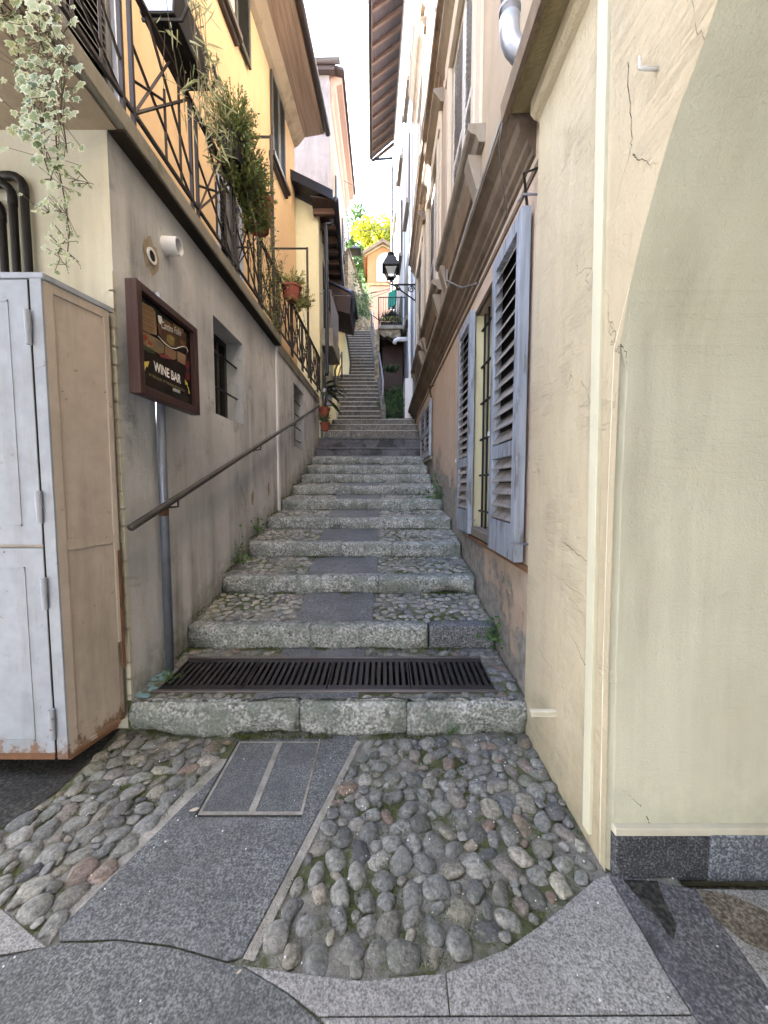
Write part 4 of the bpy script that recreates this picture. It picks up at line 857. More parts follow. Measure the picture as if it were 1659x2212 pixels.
pk = MB().bx(.945, 1.325, 1.472, 1.56, -.02, .172); pk.build('plinth_tile', M['plinth'], AH, bevel=.006)
MB().bx(1.331, 2.2, 1.47, 1.56, -.02, .178).build('plinth_tile', M['plinth2'], AH, bevel=.006)
MB().bx(.945, 2.2, 1.478, 1.56, .172, .205).build('plinth_mortar', M['wall_pale'], AH, bevel=.004)
FA = Fr((X0, -4), (X0, YE), -1)
MB().prof(FA, 0, 6.43 + .08, [(0, 3.88), (.10, 3.875), (.165, 3.87), (.165, 3.95), (0, 4.0)]).build('cornice_soffit', M['cornice_ochre'], AH)
MB().prof(FA, 0, 6.43 + .10, [(.166, 3.84), (.195, 3.84), (.205, 3.93), (.0, 4.05), (0, 4.01), (.166, 3.96)]).build('cornice_fascia', M['cornice'], AH)
MB().prof(FA, 0, 6.44, [(0, 3.76), (.03, 3.775), (.05, 3.80), (.05, 3.872), (0, 3.872)]).build('cornice_moulding', M['tan'], AH)
MB().bx(.951, 6, -4, YE, H - .01, 15).build('upper_wall', M['old_upper'], AH)
MB().bx(2.2, 6, -4, -3.6, 0, H).bx(2.2, 6, 1.6, YE, 0, H).bx(5.6, 6, -4, YE, 0, H).build('inner_wall', M['reveal'], AH)
q = atX(1420, 148, X0); hk = MB().tube([q, q - Vector((.045, 0, .0)), q - Vector((.06, 0, 0)), q - Vector((.062, 0, -.04))], [.007, .006, .0055, .003], 8)
tag(hk.build('wall_hook', M['white_pipe'], smooth=True), 'white L-shaped metal hook on the tan wall near the arch edge', 'hook')
tag(MB().bx(X0 - .135, X0 + .01, 1.975, 1.998, .385, .403).bx(X0 - .13, X0 + .01, 1.977, 1.995, .366, .3852).build('wall_bracket', M['wall_pale'], bevel=.004), 'short white bar sticking out of the tan wall foot beside the lowest step', 'bracket')
# ================================================================ ORANGE HOUSE
OH = thing('house', 'old orange house with flaking base, dark string courses and blue ground-floor shutters', 'house', (.95, 2.5, 0))
FR = Fr((.95, 0), (.95, 13), -1); RE = 12.3
W1 = (3.15, 4.08, 1.14, 3.34)
MB().wall(FR, YE - .1, RE, -.2, 3.8, [W1], .34).build('lower_wall', M['orange_old'], OH, recalc=False)
uw = [(3.95 + 2.72 * k, 6.05 + 2.72 * k) for k in range(3)]; op = []
for a, b in uw: op += [(a + .3, b - .3, 5.02, 7.4), (a + .3, b - .3, 9.15, 11.5)]
MB().wall(FR, YE - .1, RE, 3.8, 17.6, op, .2).build('upper_wall', M['old_upper'], OH, recalc=False)
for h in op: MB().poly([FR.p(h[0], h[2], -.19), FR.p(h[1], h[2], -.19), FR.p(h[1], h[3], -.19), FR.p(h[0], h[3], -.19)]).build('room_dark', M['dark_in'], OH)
def course(z, nm, lip, h, a=YE + .12):
    MB().prof(FR, a, RE + .06, [(0, z), (.02, z + .03 * h), (.02, z + .16 * h), (.05, z + .24 * h), (.055, z + .34 * h), (.10, z + .48 * h), (.115, z + .66 * h), (lip * .85, z + .76 * h), (lip, z + .8 * h), (lip, z + .93 * h), (0, z + h)]).build(nm, M['cornice'], OH)
    MB().prof(FR, a, RE + .06, [(lip * .5, z + .96 * h), (lip + .006, z + .90 * h), (lip + .01, z + 1.0 * h), (lip * .6, z + 1.06 * h), (0, z + 1.12 * h), (0, z + 1.02 * h)]).build('ledge_cap', M['cornice_cap'], OH)
course(3.66, 'string_course', .19, .32); course(8.05, 'string_course', .19, .42)
MB().box(FR, YE - .1, RE, 3.55, 3.59, 0, .012).build('cable_strip', M['cornice'], OH)
# ground-floor window: reveal, grille, shutters
wn = MB(); t0, t1, z0, z1 = W1
wn.box(FR, t0, t0 + .08, z0, z1, -.34, -.27).box(FR, t1 - .07, t1 - .0, z0, z1, -.34, -.29).box(FR, t0 + .08, t1 - .07, z1 - .08, z1, -.34, -.27).box(FR, t0 + .08, t1 - .07, z0, z0 + .08, -.34, -.27)
win = wn.build('window', M['frame_brown'], OH)
MB().box(FR, t0, t1, z0, z1, -.345, -.343).build('pane', M['glass'], win)
MB().box(FR, t1 - .008, t1 - .002, z0 + .03, z1, -.285, .004).box(FR, t0 + .002, t0 + .008, z0 + .03, z1, -.285, .002).build('reveal', M['pale_yellow'], win)
MB().box(FR, t0 - .03, t1 + .06, z0 - .05, z0 + .03, -.3, .035).build('sill', M['sill_stone'], win, bevel=.008)
g = MB()
for q in range(6): g.tube([FR.p(t0 + .12 + q * .15, z0 + .03, -.075), FR.p(t0 + .12 + q * .15, z1, -.075)], .011, 8)
for q in range(6): g.tube([FR.p(t0, z0 + .2 + q * .37, -.09), FR.p(t1 + .0, z0 + .2 + q * .37, -.06)], .012, 6)
g.build('grille', M['iron'], win)
MB().box(FR, t0 - .1, t1 + .08, z1 + .0, z1 + .09, -.02, .03).build('lintel', M['orange_old'], win)
s1 = shutter(FR, 2.54, 3.19, 1.09, 3.36, .022, .085, 'grey_blue', 'louvre', OH, mid=1.86, n=22, st=.085, low=.14, label='near blue-grey shutter, wide open against the wall')
s2 = shutter(FR, 4.02, 4.66, 1.10, 3.38, .022, .075, 'grey_blue', 'louvre', OH, mid=1.86, n=26, st=.08, low=.14, label='far blue-grey shutter, open against the wall')
for s_, t_, zz in ((s1, 2.535, 1.22), (s1, 2.535, 3.4), (s2, 4.0, 1.25)):
    MB().tube([FR.p(t_ - .03, zz, 0), FR.p(t_ - .03, zz, .09), FR.p(t_ + .03, zz, .10)], .007, 6).build('hook', M['zinc'], s_)
MB().tube([FR.p(2.6, 3.40, .03), FR.p(2.5, 3.52, .09), FR.p(2.47, 3.53, .0)], .009, 6).build('stay_bar', M['iron'], s1)
for t_, zz, s_ in ((3.20, 2.03, s1), (4.66, 1.9, s2)):
    rg = MB(); rg.tube([FR.p(t_ + .018 * math.cos(a), zz + .018 * math.sin(a), .09) for a in [k * .524 for k in range(13)]], .004, 5)
    rg.build('pull_ring', M['white_pipe'], s_)
MB().box(FR, 2.44, 4.2, 1.04, 1.075, 0, .03).build('sill_edge', M['rustmetal'], OH)
# far small shutters
o = MB().box(FR, 7.55, 9.5, 2.12, 2.18, 0, .06).build('window', M['sill_stone'], OH)
for a, b in ((7.6, 8.52), (8.54, 9.45)): shutter(FR, a, b, 2.2, 3.3, .02, .07, 'grey_blue', 'louvre', o, n=10, st=.09, mid=2.72)
MB().tube([FR.p(7.7, 3.33, .02), FR.p(7.5, 3.5, .08), FR.p(7.45, 3.5, 0)], .01, 6).build('stay_bar', M['iron'], o)
# upper windows with surrounds, sills and corbels
def upwin(a, b, z, h, shut=True, orn=False):
    f = MB(); w_ = .3
    f.box(FR, a, a + w_ * .6, z, z + h, 0, .035).box(FR, a + w_ * .6, a + w_, z, z + h, 0, .055).box(FR, b - w_, b - w_ * .6, z, z + h, 0, .055).box(FR, b - w_ * .6, b, z, z + h, 0, .035).box(FR, a, b, z + h, z + h + .28, 0, .06)
    o = f.build('window', M['surround'], OH, bevel=.006)
    MB().prof(FR, a - .12, b + .12, [(0, z - .16), (.06, z - .16), (.09, z - .10), (.14, z - .08), (.165, z - .05), (.165, z - .0), (0, z + .01)]).build('sill', M['sill_stone'], o, bevel=.004)
    for q in (a + .02, b - .2):
        MB().prof(FR, q, q + .18, [(0, z - .52), (.03, z - .52), (.05, z - .46), (.10, z - .3), (.13, z - .2), (.13, z - .16), (0, z - .16)]).build('corbel', M['sill_stone'], o, bevel=.004)
    MB().prof(FR, a + .2, b - .2, [(0, z - .42), (.045, z - .40), (.06, z - .2), (.06, z - .16), (0, z - .16)]).build('apron', M['cornice'], o)
    m = (a + b) / 2
    for q, r in ((a + w_ + .005, m - .006), (m + .006, b - w_ - .005)): shutter(FR, q, r, z + .03, z + h - .02, -.07, -.015, 'pale_shutter', 'pale_shutter', o, n=34, st=.075, mid=z + h * .42)
    MB().prof(FR, a - .15, b + .15, [(0, z + h + .28), (.06, z + h + .29), (.12, z + h + .38), (.17, z + h + .42), (.17, z + h + .47), (0, z + h + .5)]).build('hood', M['sill_stone'], o)
for a, b in uw: upwin(a, b, 4.98, 2.42); upwin(a, b, 9.1, 2.4)
MB().prof(FR, 9.2, 11.9, [(0, 12.6), (.1, 12.6), (.16, 12.7), (.2, 12.8), (.24, 12.85), (.24, 13.0), (0, 13.05)]).build('balcony_ledge', M['sill_stone'], OH)
MB().box(FR, YE - .1, RE + .02, 17.5, 17.7, -5, .5).build('roof', M['terracotta'], OH)
MB().poly([FR.p(RE, 2, 0), FR.p(RE, 2, -5), FR.p(RE, 17.6, -5), FR.p(RE, 17.6, 0)]).build('end_wall', M['old_upper'], OH)
dp = thing('downpipe', 'fat pale grey downpipe with an elbow above the dark cornice end', 'downpipe', (.72, 2.36, 4.2)); x, y = .715, 2.37
MB().tube([(x, y, 9), (x, y, 4.2)], .052, 18).build('pipe', M['zinc'], dp, smooth=True)
pts = [(x, y, 4.25), (x, y, 4.18)] + [(x + .13 - .13 * math.cos(a), y, 4.18 - .13 * math.sin(a)) for a in (.3, .6, .9, 1.2, 1.5)] + [(x + .25, y, 4.045)]
MB().tube(pts, .057, 18).build('elbow', M['zinc'], dp, smooth=True)
MB().tube([(x, y, 4.30), (x, y, 4.285)], .0605, 18).build('collar', M['zinc'], dp, smooth=True)
cw = MB().tube([FR.p(2.58, 3.9, .2), FR.p(2.66, 3.82, .2), FR.p(2.85, 3.72, .12), FR.p(3.0, 3.6, .03), FR.p(5, 3.57, .03)], .0045, 6)
tag(cw.build('cable', M['cable'], smooth=True), 'pale cable looping off the end of the dark cornice down under the string course', 'cable')
a = FR.uv(985, 540, .1); cw = MB().tube([FR.p(a[0] + .1, 4.03, .18), FR.p(a[0] - .1, 4.1, .22), FR.p(a[0] - .25, 3.9, .24), FR.p(a[0] - .5, 3.7, .12), FR.p(a[0] - .8, 3.6, .02)], .010, 6)
tag(cw.build('cable', M['cable'], smooth=True), 'dark cable bending over the string course of the orange house below its nearest upper window', 'cable')
# ================================================================ WHITE HOUSE WITH DEEP EAVES
WH = thing('house', 'tall weathered white house behind the orange one with deep dark timber eaves', 'house', (.93, 12.3, 3))
F2 = Fr((.93, 12.32), (.52, 22.5), -1); L2 = F2.L
MB().wall(F2, 0, L2, 2.5, 20.6, []).build('wall', M['white_old'], WH, recalc=False)
MB().poly([F2.p(L2, 3, 0), F2.p(L2, 3, -5), F2.p(L2, 21, -5), F2.p(L2, 21, 0)]).build('end_wall', M['white_old'], WH)
for k, tt in enumerate((1.3, 4.3, 7.6)):
    for j, zz in enumerate((7.4, 11.2, 15.0)):
        o = MB().box(F2, tt - .1, tt + 1.4, zz - .14, zz, 0, .14).build('window', M['sill_stone'], WH)
        MB().box(F2, tt, tt + 1.3, zz, zz + 2.1, .004, .008).build('opening', M['dark_in'], o)
        MB().box(F2, tt - .02, tt + .6, zz + .02, zz + 2.1, .012, .06).build('shutter', M['door_brown' if j == 1 else 'dark_shutter'], o)
        MB().box(F2, tt + .66, tt + 1.32, zz + .02, zz + 2.1, .012, .06).build('shutter', M['door_brown' if j == 1 else 'dark_shutter'], o)
ea = atZ(804, 345, 20.2); eb = atZ(803, 0, 20.2); dv = (eb - ea).normalized(); ec = ea + dv * 14
wa = F2.p(L2 + .4, 20.9, 0); wc = F2.p(-3, 20.9, 0)
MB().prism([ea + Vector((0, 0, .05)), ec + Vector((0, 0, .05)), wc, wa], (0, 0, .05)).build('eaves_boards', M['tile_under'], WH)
MB().prism([ea + Vector((-.06, 0, .25)), ec + Vector((-.06, 0, .25)), wc + Vector((4, 0, 2.4)), wa + Vector((4, 0, 2.4))], (0, 0, .08)).build('roof', M['terracotta'], WH)
n = 22
for k in range(n):
    t = k / n; a = ea.lerp(ec, t) + Vector((.02, 0, 0)); b = wa.lerp(wc, t); MB().prism([a + Vector((0, 0, .05)), b + Vector((.1, 0, 0)), b + Vector((.1, 0, -.16)), a + Vector((0, 0, -.08))], (0, .11, 0)).build('rafter', M['rafter'], WH)
MB().prism([ea + Vector((-.02, -.0, -.1)), ec + Vector((-.02, 0, -.1)), ec + Vector((-.02, 0, .2)), ea + Vector((-.02, 0, .2))], (.04, 0, 0)).build('fascia', M['rafter'], WH)
MB().tube([ea + Vector((-.09, 0, .08)), ec + Vector((-.09, 0, .08))], .085, 10).build('gutter', M['navy_metal'], WH, smooth=True)
MB().tube([ea + Vector((-.05, .02, 0)), wa + Vector((-.05, .02, -.9)), F2.p(L2 - .05, 19, .07), F2.p(L2 - .05, 8, .07)], .06, 8).build('downpipe', M['navy_metal'], WH)
tag(MB().tube([F2.p(.35, 9.2, .09), F2.p(.35, 6.2, .1), F2.p(.2, 5.6, .1), F2.p(.18, 3.7, .1)], .045, 10).build('downpipe', M['white_pipe'], smooth=True), 'thin white downpipe running to the ground at the near corner of the white house', 'downpipe')
tag(MB().box(F2, .1, .7, 3.5, 5.0, .02, .26).build('meter_box', M['white_pipe'], bevel=.008), 'tall narrow white box at the foot of the white house beside the garden', 'box')
for k, (tt, zz, d2) in enumerate(((.1, 7.5, .05), (1.0, 9, .05), (2.6, 9, .05))):
    tag(MB().tube([F2.p(tt, zz + 6, .06), F2.p(tt + .1, zz + 2, .05), F2.p(tt + .02, zz - 2.5, .05)], .014, 5).build('cable', M['cable']), ['dark cable down the white house right behind the street lamp bracket', 'dark cable running down the white house between its first windows', 'dark cable running down the middle of the white house'][k], 'cable')
# ---- street lamp on bracket
LP = thing('street_lamp', 'black four-sided street lantern on a scrolled wall bracket', 'street lamp', (.9, 11.2, 7.2)); Y = 11.4
def q_(x, y): return atY((900 + x / 2.765) / 1.507, (500 + y / 2.765) / 1.507, Y)
cx = q_(1030, 1000).x; zr0, zr1, zc, zf, zb_ = q_(1030, 1040).z, q_(1030, 965).z, q_(1030, 930).z, q_(1030, 895).z, q_(1030, 1150).z
def fru(z0, r0, z1, r1): 
    return [(cx - r0, Y - r0, z0), (cx + r0, Y - r0, z0), (cx + r0, Y + r0, z0), (cx - r0, Y + r0, z0), (cx - r1, Y - r1, z1), (cx + r1, Y - r1, z1), (cx + r1, Y + r1, z1), (cx - r1, Y + r1, z1)]
MB().hexa(fru(zr0 + .03, .235, zr1, .15)).hexa(fru(zr0, .245, zr0 + .03, .245)).hexa(fru(zr1, .145, zc, .10)).build('hood', M['iron'], LP, bevel=.006)
MB().lathe((cx, Y, 0), [(.05, zc), (.05, zc + .03), (.10, zc + .06), (.10, zc + .09), (.06, zc + .12), (.02, zf + .02)], 12).build('finial', M['iron'], LP, smooth=True)
cg = MB()
for sx in (-1, 1):
    for sy in (-1, 1): cg.tube([(cx + sx * .18, Y + sy * .18, zr0), (cx + sx * .085, Y + sy * .085, zb_ + .09)], .019, 5)
cg.hexa(fru(zb_ + .07, .095, zb_ + .095, .095)); cg.build('cage', M['iron'], LP)
N_ = NT('lantern_glass'); LG = N_.out((.5, .52, .52), .2); N_.b.inputs['Alpha'].default_value = .45
MB().hexa(fru(zb_ + .1, .08, zr0 - .005, .17)).build('glass', LG, LP)
za = q_(1030, 1180).z; zc2 = q_(1225, 1325).z; wx = .9; ar = MB()
ar.tube([(wx, Y, za), (cx, Y, za), (cx, Y, zb_ + .02)], .026, 8); ar.tube([(wx, Y, za + .05), (wx, Y, zc2 - .05)], .016, 6); ar.tube([(cx + .08, Y, za - .02), (wx, Y, zc2)], .02, 6)
for c, r, s in (((wx - .12, za - .13), .10, 1), ((cx + .2, za - .09), .075, -1)): ar.tube([(c[0] + r * (1 - k * .035) * math.cos(k * .5 * s), Y, c[1] + r * (1 - k * .035) * math.sin(k * .5 * s)) for k in range(22)], .016, 5)
for sx in (-1, 1): ar.tube([(cx + sx * .10, Y, zb_ + .08), (cx + sx * .12, Y, zb_ - .02), (cx + sx * .05, Y, zb_ - .06), (cx, Y, za)], .012, 5)
ar.build('bracket', M['iron'], LP)
MB().bx(-6, 2.3, -4.2, .75, 3.9, 4.3).build('added_arcade_ceiling', M['reveal'], AH)  # unseen arcade ceiling, added to keep sky light off the foreground
MB().bx(-6, -5.4, -4.2, -3.6, -.1, 3.9).bx(1.7, 2.3, -4.2, -3.6, -.1, 3.9).build('arcade_pillar', M['reveal'], AH)

MB().bx(.925, 2.2, -2.75, -2.6, -.1, 3.9).build('light_block_partition', M['slab_darker'], AH)  # unseen dark partition, added to darken the arch reveal
MB().bx(-6, -5.9, -3.6, .75, -.1, 3.9).build('light_block_side_wall', M['facade'], AH)  # unseen partition, added to cut the light coming from the left
MB().bx(-5.4, 1.7, -4.2, -3.9, 2.75, 3.9).build('light_block_beam', M['facade'], AH)  # unseen beam, added to hold back light from the house behind

def crack(P, w0=.0022):                    # a hairline crack: thin dark wedge of open plaster on the wall
    m = MB(); rng = random.Random(len(P) * 7); Q = []
    for a, b_ in zip(P, P[1:]):
        for k in range(5): t_ = k / 5; Q.append(a.lerp(b_, t_) + Vector((0, rng.uniform(-.006, .006), rng.uniform(-.006, .006))))
    Q.append(P[-1]); n = len(Q)
    for i in range(n - 1):
        w1, w2 = w0 * (1 - i / n) * rng.uniform(.5, 1.2), w0 * (1 - (i + 1) / n); dd = (Q[i + 1] - Q[i]); s_ = Vector((0, dd.z, -dd.y)).normalized() if abs(dd.x) < 1e-5 else Vector((dd.z, 0, -dd.x)).normalized()
        m.poly([Q[i] - s_ * w1, Q[i] + s_ * w1, Q[i + 1] + s_ * w2, Q[i + 1] - s_ * w2])
    m.build('crack', M['soil'], AH)
for P in ([(1357, 130), (1358, 210), (1366, 290), (1362, 330), (1340, 400), (1322, 470)], [(1366, 330), (1375, 345), (1400, 355), (1425, 352)], [(1218, 1170), (1245, 1195), (1262, 1210), (1290, 1212)], [(1235, 40), (1222, 80), (1205, 120)], [(1272, 1450), (1255, 1420), (1240, 1385), (1222, 1350)]):
    crack([atX(x, y, X0 - .0015) for x, y in P])
def onrev(px, py):
    Yq = 1.5
    for _ in range(4):
        z = atY(px, py, Yq).z; Yq = next((ya + (yb - ya) * (z - za) / (zb - za) for (ya, za), (yb, zb) in zip(arch, arch[1:]) if za <= z <= zb), 1.5) - .002
    return atY(px, py, Yq)
for P in ([(1408, 1802), (1400, 1770), (1382, 1738), (1362, 1718), (1342, 1705)], [(1340, 745), (1352, 760), (1356, 800)]): crack([onrev(x, y) for x, y in P])
# ================================================================ FAR LEFT HOUSES
PH = thing('house', 'narrow pale yellow house with dark metal roof edge and downpipe beside the narrow steps', 'house', (-2, 10.4, 3))
Yc = 10.4; xr = atY(690, 700, Yc).x; zl, zr_ = atY(627, 412, Yc).z, atY(700, 452, Yc).z; xl_ = xr - .9
MB().prism([(xl_ - 2, Yc, 2.5), (xr, Yc, 2.5), (xr, Yc, zr_), (xl_, Yc, zl), (xl_ - 2, Yc, zl + 1.4)], (0, .2, 0)).build('front_wall', M['pale_yellow'], PH)
FC = Fr((xr, Yc + .2), (xr - .26, 15.0), 1)
MB().wall(FC, 0, FC.L, 2.5, zr_ + .1, []).build('side_wall', M['pale_yellow'], PH, recalc=False)
e0 = atZ(720, 449, 8.4); e1 = atZ(736, 615, 8.4)
ev = (e1 - e0).normalized(); ex = e0 + ev * 4.0
def rf(p, dz=0, dx=0): return Vector((p.x + dx, p.y, 8.62 + dz))
MB().prism([rf(e0), rf(ex), Vector((ex.x - 2.2, ex.y, 9.6)), Vector((e0.x - 2.2, e0.y, 9.6))], (0, 0, .10)).build('roof', M['navy_metal'], PH)
MB().prism([rf(e0, -.06), rf(e0, .16), Vector((e0.x - 2.2, e0.y, 9.82)), Vector((e0.x - 2.2, e0.y, 9.58))], (0, -.05, 0)).build('verge_flashing', M['navy_metal'], PH)
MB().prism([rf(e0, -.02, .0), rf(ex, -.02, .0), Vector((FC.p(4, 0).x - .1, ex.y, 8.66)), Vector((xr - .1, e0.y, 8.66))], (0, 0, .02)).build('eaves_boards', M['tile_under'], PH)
for k in range(7):
    y = e0.y + .3 + k * .55; q = e0 + ev * (y - e0.y); MB().bx(xr - .1, q.x, y, y + .1, 8.46, 8.60).build('rafter', M['rafter'], PH)
MB().tube([rf(e0, -.03, .05), rf(ex, -.03, .05)], .075, 10).build('gutter', M['navy_metal'], PH, smooth=True)
g = atY(716, 474, Yc - .1); dq = atY(704, 484, Yc - .12); db = atY(701, 812, Yc - .12)
MB().tube([g, (g.x, g.y, g.z - .1), (dq.x + .1, dq.y, dq.z), dq, (dq.x, dq.y, dq.z - .2), (dq.x, dq.y, db.z + .1), (dq.x - .02, dq.y - .02, db.z)], .05, 10).build('downpipe', M['navy_metal'], PH, smooth=True)
# small balcony, dark door, canopy on the side
b0 = atY(700, 720, 11.2)
MB().bx(xr - .05, xr + .28, 10.9, 12.6, b0.z - .45, b0.z + .02).build('balcony', M['slab_edge'], PH)
rb = MB(); rb.tube([(xr + .24, 10.95, b0.z + 1.05), (xr + .24, 12.6, b0.z + 1.05)], .02, 4).tube([(xr, 10.95, b0.z + 1.05), (xr + .24, 10.95, b0.z + 1.05)], .02, 4)
for k in range(14): rb.tube([(xr + .24, 10.95 + k * .126, b0.z), (xr + .24, 10.95 + k * .126, b0.z + 1.05)], .008, 4)
for k in range(4): rb.tube([(xr + .02 + k * .07, 10.95, b0.z), (xr + .02 + k * .07, 10.95, b0.z + 1.05)], .008, 4)
rb.build('balcony_rail', M['zinc'], PH)
MB().box(FC, .7, 1.8, b0.z, b0.z + 2.0, .003, .02).build('door', M['dark_in'], PH)
wz = atY(712, 840, 10.9).z; MB().box(FC, .25, 1.1, wz - .45, wz + .75, .003, .03).build('window', M['frame_black'], PH)
c0_, c1_ = atY(733, 612, 13.4), atY(762, 628, 13.4); c2_ = atY(762, 676, 13.4)
MB().prism([(xr - .6, 13.4, c0_.z + .35), (c1_.x, 13.4, c1_.z), (c1_.x, 13.4, c1_.z - .07), (xr - .6, 13.4, c0_.z + .28)], (0, 2.0, 0)).build('canopy', M['blue_flash'], PH)
MB().prism([(xr - .6, 13.42, c0_.z + .2), (c1_.x - .03, 13.42, c1_.z - .1), (c2_.x - .12, 13.42, c2_.z - .02), (xr - .4, 13.42, c2_.z + .25)], (0, 1.9, 0)).build('canopy_soffit', M['tile_under'], PH)
MB().tube([(c1_.x, 13.35, c1_.z - .08), (c1_.x, 15.3, c1_.z - .1)], .07, 8).tube([(c1_.x, 13.4, c1_.z - .1), (c1_.x, 13.4, c2_.z)], .06, 8).build('canopy_gutter', M['navy_metal'], PH)
# yellow end wall with sloping dark coping beside the flight
yw = thing('stair_wall', 'pale yellow end wall with a sloping dark coping left of the upper narrow flight', 'wall', (-1.9, 15.5, 5)); P = [(715, 650), (734, 668), (742, 700), (750, 735), (757, 785), (755, 810), (726, 812), (715, 812)]
pp = [atY(x, y, 15.45) for x, y in P]; MB().prism(pp, (0, .25, 0)).build('wall', M['pale_yellow'], yw)
MB().tube([q + Vector((.01, -.03, 0)) for q in pp[1:6]], .035, 4).build('coping', M['rail_brown'], yw)
lw = atY(735, 800, 12.2); o = tag(MB().bx(xr - .02, atY(728, 850, 12).x, 11.9, 15.3, 3.3, 4.3).build('low_wall', M['pale_yellow'], bevel=.02), 'low pale yellow wall along the left side of the lower narrow flight', 'wall')
rr = thing('stair_rail', 'dark red-brown handrail on posts left of the lower narrow flight', 'handrail', (-1.5, 12.1, 4)); r0, r1 = atY(724, 800, 12.0), atY(737, 757, 14.4); x_ = r0.x
MB().tube([(x_, 12.0, 3.7), (x_, 12.0, r0.z), (r1.x, 14.6, r1.z), (r1.x, 14.6, r1.z - 1)], .03, 6).tube([(x_, 12.0, r0.z - .45), (r1.x, 14.6, r1.z - .4)], .02, 5).build('rail', M['rail_brown'], rr)
# grey meter box and plants at the end of the railing
mb0 = atY(699, 840, 10.3); mb1 = atY(717, 876, 10.3)
tag(MB().bx(mb0.x, mb1.x, 10.22, 10.39, mb1.z, mb0.z).build('meter_box', M['zinc'], bevel=.01), 'grey meter box on the pale yellow house behind the big-leaved plant', 'box')
pb = atY(698, 930, 10.15)
def bigplant():
    c = atY(700, 893, 10.0); o = thing('potted_plant', 'dark big-leaved plant in a terracotta pot at the end of the handrail', 'potted plant', (c.x, 10.0, c.z - .12)); r = random.Random(2)
    MB().lathe((c.x, 10.0, c.z - .12), [(.11, 0), (.15, .2), (.165, .2), (.165, .26), (.13, .26)], 16).build('pot', M['terracotta'], o)
    f = MB(); s = MB()
    for k in range(15):
        a = r.uniform(-2.2, 1.0); L = r.uniform(.3, .55); h = r.uniform(.25, .75); p0 = Vector((c.x, 10.0, c.z + .1)); p1 = p0 + Vector((math.cos(a) * .12, math.sin(a) * .12, h)); s.tube([p0, p1], .006, 4, False)
        d = Vector((math.cos(a), math.sin(a), r.uniform(-.5, .3))).normalized(); sd = d.cross(Vector((0, 0, 1))).normalized(); n = 7; vs = []
        for i in range(n): u = i / (n - 1); w_ = .075 * math.sin(3.14 * min(.97, u * .92 + .08)); q = p1 + d * L * u + Vector((0, 0, -.25 * u * u * L)); vs += [q - sd * w_, q + Vector((0, 0, -.01)), q + sd * w_]
        f.add(vs, [(3 * i + j, 3 * i + j + 1, 3 * i + j + 4, 3 * i + j + 3) for i in range(n - 1) for j in (0, 1)])
    s.build('stems', M['stem'], o); f.build('leaves', M['aspid'], o, smooth=True, recalc=False)
bigplant()
c = atY(702, 931, 9.75); potplant((c.x, 9.75, c.z), (.12, .2), 'terracotta', 300, [(0, 0, .32, .17, .17, .14, 1)], 'small bushy plant in a red pot standing on the broad steps by the railing end', lm='bush', grp='pots on the steps', seed=21, size=.05)
# ---- pink house
DH = thing('house', 'tall rough pink house with an orange cornice rising behind the yellow houses', 'house', (-3, 14.5, 5)); Yd = 15.2
xd = atY(714, 420, Yd).x; zt_ = atY(700, 155, Yd).z
FD = Fr((xd, Yd), (atY(746, 480, 21).x, 21), 1)
MB().poly([(-8, Yd, 4), (xd, Yd, 4), (xd, Yd, zt_), (-8, Yd, zt_)]).build('front_wall', M['pink_rough'], DH)
MB().wall(FD, 0, FD.L, 4, zt_ - .3, []).build('side_wall', M['peach'], DH, recalc=False)
MB().poly([FD.p(FD.L, 4, 0), FD.p(FD.L, 4, -6), FD.p(FD.L, zt_, -6), FD.p(FD.L, zt_, 0)]).build('end_wall', M['peach'], DH)
MB().prof(FD, .1, FD.L + .05, [(0, zt_ - 1.1), (.06, zt_ - 1.0), (.10, zt_ - .75), (.2, zt_ - .6), (.24, zt_ - .4), (.45, zt_ - .3), (.45, zt_ - .12), (0, zt_)]).build('cornice', M['chapel_pink'], DH)
MB().prism([FD.p(-.15, zt_ - .1, .55), FD.p(FD.L + .1, zt_ - .1, .55), FD.p(FD.L + .1, zt_ + 1, -4), FD.p(-.15, zt_ + 1, -4)], (0, 0, .1)).build('roof', M['brown_gutter'], DH)
MB().tube([(-6, Yd - .25, zt_ + .05), (xd + .42, Yd - .25, zt_ + .12)], .1, 12).build('gutter', M['brown_gutter'], DH, smooth=True)
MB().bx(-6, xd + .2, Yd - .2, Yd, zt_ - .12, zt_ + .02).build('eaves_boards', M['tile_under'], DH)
for tt, zz in ((1.5, zt_ - 4.2), (1.2, zt_ - 8.0), (4.0, zt_ - 4.2), (3.8, zt_ - 8)):
    o = MB().box(FD, tt - .1, tt + 1.0, zz - .1, zz, 0, .1).build('window', M['brown_gutter'], DH)
    for a in (tt - .05, tt + .46): MB().box(FD, a, a + .44, zz + .02, zz + 1.7, .01, .06).build('shutter', M['dark_shutter' if zz > zt_ - 6 else 'zinc'], o)
